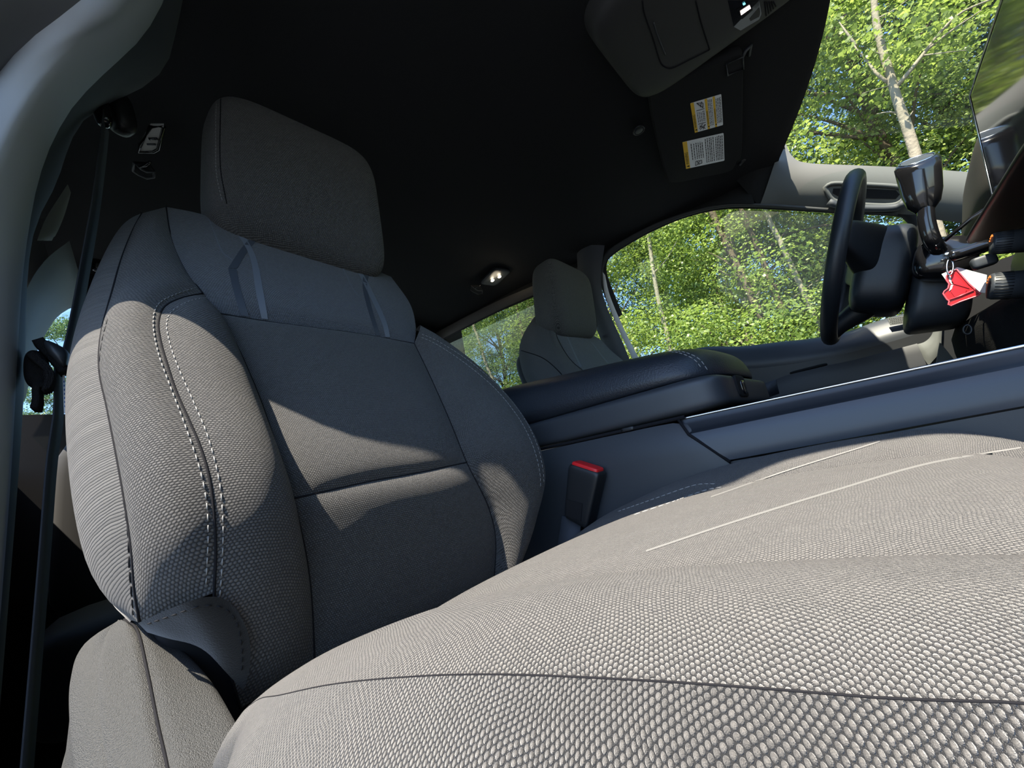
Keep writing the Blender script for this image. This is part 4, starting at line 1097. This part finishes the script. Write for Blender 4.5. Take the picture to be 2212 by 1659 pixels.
vz = 1.272
vi = thing('sun_visor', tuple(at(1510, 260, z=vz)), "black cloth sun visor folded up above the driver's side", 'sun visor')
vo = [(1400, 200), (1450, 175), (1540, 135), (1598, 112), (1606, 125), (1606, 230), (1603, 335), (1592, 352), (1580, 372), (1520, 386), (1455, 398), (1440, 385), (1420, 310), (1405, 240)]
O3 = np.array([at(a, b, z=vz) for a, b in cr(vo + [vo[0]], 80)])[:-1]
cv = O3.mean(0)
rings = [cv + (O3 - cv) * .965 + np.array([0, 0, -.000]), cv + (O3 - cv) * .99 + np.array([0, 0, .004]), O3 + np.array([0, 0, .010]), cv + (O3 - cv) * .99 + np.array([0, 0, .018])]
n_ = len(O3); V = np.vstack(rings); Fc = [tuple(range(n_))]
for r_ in range(3):
    for k in range(n_): Fc.append((r_ * n_ + k, (r_ + 1) * n_ + k, (r_ + 1) * n_ + (k + 1) % n_, r_ * n_ + (k + 1) % n_))
mesh('visor_board', V, Fc, LINER, vi, sharp=40)
zl = vz - .0006
def vq(name, px, m, z, parent): return mesh(name, [at(a, b, z=z) for a, b in px], [tuple(range(len(px)))], m, parent, smooth=False)
def label_(corner, bands, nm, lab, rows, pics):
    """corner: top-left, top-right, bottom-right, bottom-left in pixels along reading direction; bands in 0..1 of the height"""
    A, B, C_, D = [at(a, b, z=zl) for a, b in corner]
    f = lambda u, v, dz=0.: (A * (1 - u) + B * u) * (1 - v) + (D * (1 - u) + C_ * u) * v - np.array([0, 0, dz])
    sh_ = mesh(nm, [f(.02, 0), f(.98, 0), f(1, .02), f(1, .98), f(.98, 1), f(.02, 1), f(0, .98), f(0, .02)], [tuple(range(8))], LABEL, vi, smooth=False, label=lab)
    for v0, v1 in bands:
        mesh('yellow_band', [f(0.004, v0, .0003), f(.996, v0, .0003), f(.996, v1, .0003), f(.004, v1, .0003)], [(0, 1, 2, 3)], YELLOW, sh_, smooth=False)
        text_mesh('WARNING', f, .17, .62, v0 + (v1 - v0) * .15, v0 + (v1 - v0) * .85, .0006, sh_)
        tri = [f(.06, v0 + (v1 - v0) * .85, .0006), f(.13, v0 + (v1 - v0) * .85, .0006), f(.095, v0 + (v1 - v0) * .12, .0006)]
        mesh('warning_sign', tri, [(0, 1, 2)], INK, sh_, smooth=False)
    bars = []
    rnd = random.Random(5)
    for u0, u1, v in rows:
        u = u0
        while u < u1 - .02:
            w_ = min(rnd.uniform(.03, .10), u1 - u)
            bars.append(([f(u, v - .009, .0005), f(u + w_, v - .009, .0005), f(u + w_, v + .009, .0005), f(u, v + .009, .0005)], [(0, 1, 2, 3)]))
            u += w_ + .018
    mesh('small_print', *join(bars), INK, sh_, smooth=False)
    pb = []
    for (u0, v0, u1, v1) in pics:
        pb.append(tube([f(u0, v0, .0006), f(u1, v1, .0006)], .0007, 4))
    if pb: mesh('pictogram', *join(pb), INK, sh_, smooth=False)['kind'] = 'stuff'
def text_mesh(txt, f, u0, u1, v0, v1, dz, parent):
    cu = bpy.data.curves.new('t', 'FONT'); cu.body = txt; cu.resolution_u = 2
    ob = bpy.data.objects.new('t', cu); COL.objects.link(ob)
    bpy.context.view_layer.update()
    me = bpy.data.meshes.new_from_object(ob.evaluated_get(bpy.context.evaluated_depsgraph_get()))
    vv = np.array([v.co[:] for v in me.vertices]); ff = [tuple(p.vertices) for p in me.polygons]
    bpy.data.objects.remove(ob); bpy.data.meshes.remove(me); bpy.data.curves.remove(cu)
    mn, mx = vv.min(0), vv.max(0)
    V = [f(u0 + (u1 - u0) * (p[0] - mn[0]) / (mx[0] - mn[0]), v1 - (v1 - v0) * (p[1] - mn[1]) / (mx[1] - mn[1]), dz) for p in vv]
    mesh('heading', V, ff, INK, parent, smooth=False)
R1 = [(.33, .66, v) for v in (.18, .24, .30, .36, .40)] + [(.1, .95, v) for v in (.57, .62, .67)] + [(.12, .93, v) for v in (.82, .87, .92, .96)]
P1 = [(.06, .2, .2, .38), (.2, .2, .06, .38), (.1, .18, .24, .3), (.05, .3, .2, .4), (.27, .16, .27, .42), (.72, .16, .72, .42), (.76, .38, .95, .2), (.95, .2, .9, .4), (.76, .38, .9, .4), (.8, .3, .95, .36)]
label_([(1500, 287), (1491, 222), (1558, 203), (1562, 269)], [], 'warning_label_', 'x', [], []) if False else None
label_([(1501, 287), (1491, 223), (1558, 203), (1562, 270)], [(0, .11), (.46, .54), (.72, .79)], 'warning_label', 'white and yellow label nearer the overhead console', R1, P1)
R2 = [(.30, .88, v) for v in (.20, .26, .32, .37, .42, .47)] + [(.08, .95, v) for v in (.55, .60, .65, .69, .74, .80, .84, .88, .92, .96)]
P2 = [(.06, .25, .22, .27), (.22, .27, .22, .42), (.06, .25, .1, .42), (.1, .42, .22, .42), (.1, .3, .2, .38), (.08, .36, .2, .3)]
label_([(1482, 365), (1474, 307), (1563, 287), (1565, 347)], [(0, .11)], 'warning_label', 'white label with one yellow band, further along the visor', R2, P2)
vbq = [at(a, b, z=vz - .001) for a, b in ((1568, 138), (1605, 122), (1606, 148), (1572, 162))]
mesh('clip_recess', *prism(vbq, (0, 0, .004)), BLACK, vi, smooth=False)
mesh('clip_frame', *tube([p - np.array([0, 0, .001]) for p in vbq], .0018, 6, closed=True), PLASTIC_S, vi)
mesh('pivot_clip', *tube([at(1600, 130, z=vz + .006), at(1610, 110, z=vz + .012), at(1622, 98, z=vz + .02), at(1618, 120, z=vz + .02)], .0035, 8), PLASTIC_S, vi)
mesh('pivot_arm', *tube([at(1596, 356, z=vz + .008), at(1606, 345, z=vz + .012), at(1614, 338, z=vz + .02)], .006, 8), PLASTIC_D, vi)

hb = thing('headliner_button', tuple(at(1380, 281, z=1.296)), 'small round button set in the headliner beside the visor', 'button')
pb_ = at(1380, 281, z=1.298)
mesh('button_ring', *tube([pb_ + np.array([.013 * math.cos(t), .013 * math.sin(t), 0]) for t in np.linspace(0, 2 * math.pi, 32, endpoint=False)], .0025, 8, closed=True), PLASTIC_D, hb)
mesh('button_cap', *tube([pb_ + np.array([0, 0, .004]), pb_ + np.array([0, 0, -.001]), pb_ + np.array([0, 0, -.002])], [.0115, .0115, .009], 24), PLASTIC_D, hb)

dl = thing('dome_lamp', tuple(at(1070, 600, z=1.365)), "lit rear dome lamp with two bright bulbs on the headliner", 'lamp')
pc = at(1070, 600, z=1.372)
mesh('lamp_housing', *rhex(boxc(pc + np.array([0, 0, .006]), (.045, .07, .010), rot('Z', -12)), 5, 8), PLASTIC_D, dl)
for px_, py_ in ((1064, 606), (1079, 598)):
    c = at(px_, py_, z=1.362)
    mesh('bulb', *rhex(boxc(c, (.006, .009, .003), rot('Z', -12)), 2.4, 8), GLOW, dl)
def lamp_light(p, e):
    l = bpy.data.lights.new('dome_glow', 'POINT'); l.energy = e; l.color = (1, .85, .6); l.shadow_soft_size = .02
    o = bpy.data.objects.new('dome_glow', l); o.location = p; COL.objects.link(o)
lamp_light(pc + np.array([0, 0, -.03]), .06)

rl_ = thing('reading_lamp', tuple(at(328, 302, z=1.345)), 'unlit rectangular reading lamp on the headliner above the belt', 'lamp')
lq = [at(a, b, z=1.335) for a, b in ((325, 274), (354, 274), (342, 322), (332, 328), (299, 328), (304, 312))]
mesh('lens', *prism(lq, (0, 0, .008)), LAMPLENS, rl_, smooth=False)
mesh('lens_frame', *tube(lq, .0035, 6, closed=True), GLOSS, rl_)
mesh('lens_rib', *tube([at(322, 300, z=1.333), at(340, 300, z=1.333)], .003, 6), GLOSS, rl_)
mesh('lens_rib', *tube([at(318, 312, z=1.333), at(336, 312, z=1.333)], .002, 6), PLASTIC_S, rl_)
def hook(px, py, z, s, lab):
    c = at(px, py, z=z); o = thing('coat_hook', tuple(c), lab, 'hook', 'coat hooks')
    pts = [(-22, -16), (-6, -2), (6, 4), (22, 4), (21, 16), (6, 18), (-12, 10), (-24, 2)]
    V = [at(px + a * s, py + b * s, z=z - .012) for a, b in pts]
    mesh('hook_frame', *tube(V, .0028 * s, 6, closed=True), PLASTIC_S, o)
    mesh('hook_arm', *tube([at(px - 10 * s, py - 6 * s, z=z - .012), at(px + 4 * s, py - 10 * s, z=z - .016), at(px + 14 * s, py - 18 * s, z=z - .01)], .003 * s, 6), GLOSS, o)
    mesh('hook_plate', *prism([at(px + a * s, py + b * s, z=z - .006) for a, b in ((-24, -14), (10, -12), (24, 6), (18, 18), (-14, 12))], (0, 0, .006)), BLACK, o, smooth=False)
hook(311, 367, 1.345, 1.0, 'folded black coat hook behind the passenger seat belt')
hook(1030, 626, 1.372, .55, "small dark coat hook beside the lit dome lamp")
hk = thing('anchor_clip', tuple(at(210, 573, y=-1.55)), 'tiny dark clip on the rear trim beside the seat', 'clip')
mesh('clip_body', *rhex(boxc(at(210, 573, y=-1.5), (.012, .006, .02)), 4, 6), GLOSS, hk)
mesh('clip_face', *rhex(boxc(at(211, 574, y=-1.49), (.004, .004, .008)), 4, 5), PLASTIC, hk)

# ------------------------------------------------------------------ outdoors: ground and trees
gz = -.95
gv = []; ng = 40
rg_ = random.Random(3)
for j in range(ng + 1):
    for i in range(ng + 1):
        x = -60 + 120 * i / ng; y = -60 + 120 * j / ng
        d = max(0, abs(x) - 4)
        gv.append((x, y, gz + (rg_.uniform(-.06, .06) if d > 0 else 0) + .0))
struct(mesh('ground', gv, gridfaces(ng, ng), GROUND_BOUNCE), 'grey gravel ground around the truck')

def leaves(seed, n, blobs, size):
    """blobs: (cx,cy,cz,r). Each leaf is a folded five-point blade of its own."""
    rs = np.random.RandomState(seed)
    w = np.array([b[3] ** 2 for b in blobs]); w = w / w.sum()
    idx = rs.choice(len(blobs), n, p=w)
    B = np.array(blobs)[idx]
    d = rs.normal(size=(n, 3)); d /= np.linalg.norm(d, axis=1, keepdims=True)
    rad = B[:, 3] * rs.uniform(.25, 1., n) ** .6
    P0 = B[:, :3] + d * rad[:, None] * np.array([1, 1, .75])
    nr = rs.normal(size=(n, 3)) * .55 + np.array([0, 0, .8]) + d * .5
    nr /= np.linalg.norm(nr, axis=1, keepdims=True)
    t = np.cross(nr, rs.normal(size=(n, 3))); t /= np.linalg.norm(t, axis=1, keepdims=True)
    b = np.cross(nr, t)
    s = (size * rs.uniform(.6, 1.35, n))[:, None]
    v0 = P0 - t * s * .5
    v1 = P0 + b * s * .42 - t * s * .02 - nr * s * .10
    v2 = P0 + b * s * .2 + t * s * .30
    v3 = P0 + t * s * .62 - nr * s * .10
    v4 = P0 - b * s * .2 + t * s * .30
    v5 = P0 - b * s * .42 - t * s * .02 - nr * s * .10
    V = np.stack([v0, v1, v2, v3, v4, v5], 1).reshape(-1, 3)
    k = np.arange(n)[:, None] * 6
    F1 = np.concatenate([k + np.array([[0, 1, 2, 3]]), k + np.array([[0, 3, 4, 5]])], 0)
    return V, F1

def leafmesh(name, V, Fq, m):
    me = bpy.data.meshes.new(name)
    me.vertices.add(len(V)); me.vertices.foreach_set('co', V.ravel())
    me.loops.add(Fq.size); me.loops.foreach_set('vertex_index', Fq.ravel().astype(np.int32))
    me.polygons.add(len(Fq)); me.polygons.foreach_set('loop_start', (np.arange(len(Fq)) * 4).astype(np.int32))
    me.update(calc_edges=True); me.materials.append(m)
    return me

def tree_parts(seed, H, r, n, size, lo, bark, m, trunk_r=.13):
    """meshes for a tree standing at the origin"""
    rs = random.Random(seed)
    blobs = []; br = []
    tp = [np.array([0, 0, 0.])]
    for k in range(1, 9): tp.append(tp[-1] + np.array([rs.uniform(-.16, .16), rs.uniform(-.16, .16), H / 8.5]))
    tp = cr(tp, 24)
    trunk = tube(tp, list(np.linspace(trunk_r, .02, 25)), 9)
    nb = int(n / 420)
    for k in range(nb):
        z = lo + (H - lo) * rs.random() ** .9
        a = rs.uniform(0, 2 * math.pi)
        f = (1 - ((z - (lo + H) / 2) / ((H - lo) / 2 + .6)) ** 2) ** .5
        rr = r * f * rs.uniform(.25, 1)
        base = tp[min(24, int(z / H * 22))]
        c = np.array([base[0] + rr * math.cos(a), base[1] + rr * math.sin(a), z])
        blobs.append((*c, rs.uniform(.32, .68)))
        if k % 3 == 0:
            b0 = tp[max(1, min(23, int((z - .25 * rr) / H * 22)))]
            br.append(tube(cr([b0, (b0 + c) / 2 + np.array([0, 0, .12 * rr]), c], 5), [.035, .03, .024, .018, .012, .006], 5))
    V, Fq = leaves(seed, n, blobs, size)
    mt = bpy.data.meshes.new('trunk'); mt.from_pydata([tuple(p) for p in trunk[0]], [], trunk[1]); mt.materials.append(bark)
    bv_, bf_ = join(br); mb = bpy.data.meshes.new('branches'); mb.from_pydata(bv_, [], bf_); mb.materials.append(bark)
    for q in (mt, mb): q.polygons.foreach_set('use_smooth', [True] * len(q.polygons))
    return leafmesh('foliage', V, Fq, m), mt, mb

KINDS = [tree_parts(11, 11, 2.3, 75000, .055, .6, BARK, LEAF_A), tree_parts(12, 13, 2.6, 80000, .057, 1.5, BARK, LEAF_B),
         tree_parts(13, 9, 2.2, 70000, .053, .3, BARK_P, LEAF_A), tree_parts(14, 14, 3.0, 80000, .062, 2.0, BARK, LEAF_C)]
BUSH = tree_parts(15, 3.2, 1.6, 16000, .05, .1, BARK, LEAF_A, .04)
def tree(kind, x, y, rz, s, label, name='tree', cat='tree', group='trees beyond the truck'):
    o = thing(name, (x, y, gz), label, cat, group)
    o.rotation_euler = (0, 0, rz); o.scale = (s, s, s)
    for nm, me in zip(('foliage', 'trunk', 'branches'), kind):
        c = bpy.data.objects.new(nm, me); COL.objects.link(c); c.parent = o
    return o
rt = random.Random(21)
near = [(-8.2, -4.4, 0, "leafy tree close behind the rear side window"), (-8.6, -1.4, 2, "bright leafy tree at the rear edge of the driver's window"),
        (-8.0, 1.3, 0, "sunlit leafy tree in the middle of the driver's window"), (-9.2, 3.8, 1, "leafy tree behind the steering wheel"),
        (-8.6, 6.6, 3, "tall leafy tree at the left of the windscreen"), (-7.4, 9.4, 1, "tall leafy tree behind the pale trunk in the windscreen"),
        (-9.5, -7.5, 1, "leafy tree at the far left of the rear side window")]
for x, y, k, lab in near:
    tree(KINDS[k], x, y, rt.uniform(0, 6.28), rt.uniform(.95, 1.1), lab)
FAR = 'leafy tree in the dense row at the back, seen through the side windows'
for i in range(13):
    y = -15 + i * 2.5
    tree(KINDS[i % 4], -13.5 + rt.uniform(-1, 1), y + rt.uniform(-.6, .6), rt.uniform(0, 6.28), rt.uniform(1.0, 1.25), FAR, group='back row of trees')
for i in range(4):
    tree(KINDS[(i + 1) % 4], -9.5 + i * 3, 13 + rt.uniform(-.8, 1.2), rt.uniform(0, 6.28), 1.15, 'leafy tree in the dense row at the back, seen through the windscreen', group='trees ahead of the truck')
for i in range(6):
    tree(BUSH, -6.6 - rt.uniform(0, .8), -5 + i * 2.1, rt.uniform(0, 6.28), rt.uniform(.8, 1.1), 'bright green shrub below the trees outside the side windows', 'shrub', 'shrub', 'shrubs below the trees')
# trees seen low through the rear glass
for i in range(4):
    tree(KINDS[(i + 2) % 4], 4.5 - i * 3.2, -17 + rt.uniform(-1, 1), rt.uniform(0, 6.28), .62, 'tree behind the truck seen through the rear glass', group='trees behind the truck')

# pale slender trunk with bare branches in the windscreen
pt_ = thing('bare_tree', tuple(at(2000, 430, x=-6.0) * np.array([1, 1, 0]) + np.array([0, 0, gz])), 'slender pale tree trunk with bare branches in the windscreen', 'tree')
X = -6.0
tr_ = [(2075, 700), (2030, 520), (1992, 390), (1975, 325), (1955, 262), (1938, 215), (1921, 155), (1905, 105), (1893, 50), (1888, 0), (1880, -90)]
tp3 = cr([at(a, b, x=X) for a, b in tr_], 40)
mesh('trunk', *tube(tp3, list(np.linspace(.075, .028, 41)), 10), BARK_P, pt_)
for bl, r0 in (([(1934, 190), (1960, 160), (2000, 110), (2040, 60), (2080, 25), (2150, -5)], .026), ([(2000, 110), (2050, 70), (2120, 22)], .014), ([(1918, 178), (1895, 160), (1870, 128), (1850, 105), (1846, 98)], .022),
               ([(1850, 100), (1830, 72), (1813, 48)], .018), ([(1936, 244), (1918, 242), (1894, 246)], .012), ([(1946, 235), (1950, 212)], .02), ([(1952, 270), (1962, 255), (1972, 240)], .012),
               ([(1928, 184), (1895, 192), (1862, 202)], .008), ([(1990, 120), (2030, 115), (2090, 108)], .009), ([(1910, 120), (1890, 112)], .012), ([(1895, 40), (1930, 22), (1960, 0)], .010), ([(1940, 175), (1972, 164)], .008)):
    q = cr([at(a, b, x=X + .05 * (i_ % 2)) for i_, (a, b) in enumerate(bl)], 14)
    mesh('branch', *tube(q, list(np.linspace(r0, r0 * .35, 15)), 6), BARK_P, pt_)

# slender trunks standing in front of the foliage, seen through the side windows
def slim(px, X_, r0, r1, bark, label, twigs=()):
    p = [at(a, b, x=X_) for a, b in px]
    g = p[-1] + (p[-1] - p[-2]) * ((p[-1][2] - gz) / max(.05, (p[-2] - p[-1])[2]))
    o = thing('slender_tree', (float(g[0]), float(g[1]), gz), label, 'tree', 'slender trunks outside the side windows')
    top = p[0] + (p[0] - p[1]) * 1.2
    q = cr([top] + p + [np.array([g[0], g[1], gz])], 40)
    mesh('trunk', *tube(q, list(np.linspace(r1, r0, 41)), 9), bark, o)
    for tw in twigs:
        c = cr([at(a, b, x=X_ + .05 * k) for k, (a, b) in enumerate(tw)], 10)
        mesh('branch', *tube(c, list(np.linspace(r1 * .55, .006, 11)), 6), bark, o)
slim([(1535, 450), (1565, 520), (1600, 590), (1650, 695)], -7.2, .085, .05, BARK, "brown leaning trunk in the upper middle of the driver's window", [[(1600, 590), (1560, 560), (1530, 545)]])
slim([(1602, 452), (1630, 520), (1662, 600), (1700, 700)], -7.6, .07, .04, BARK, "thin brown trunk just right of the leaning one in the driver's window", [[(1640, 545), (1680, 520), (1710, 480)], [(1670, 620), (1720, 590), (1760, 570)]])
slim([(1400, 500), (1412, 590), (1425, 660), (1445, 740)], -7.0, .055, .033, BARK_P, "pale thin trunk near the rear edge of the driver's window", [[(1412, 590), (1440, 560), (1462, 520)]])
slim([(1655, 455), (1668, 490), (1682, 515), (1740, 640)], -7.5, .055, .038, BARK_P, "pale curved branch-like trunk at the top of the driver's window")
slim([(1018, 690), (1034, 735), (1050, 785), (1075, 850)], -7.6, .06, .04, BARK_P, "pale trunk low in the rear side window")
slim([(1108, 630), (1116, 665), (1124, 700), (1140, 770)], -7.8, .06, .045, BARK, "brown trunk beside the driver's headrest in the rear side window")
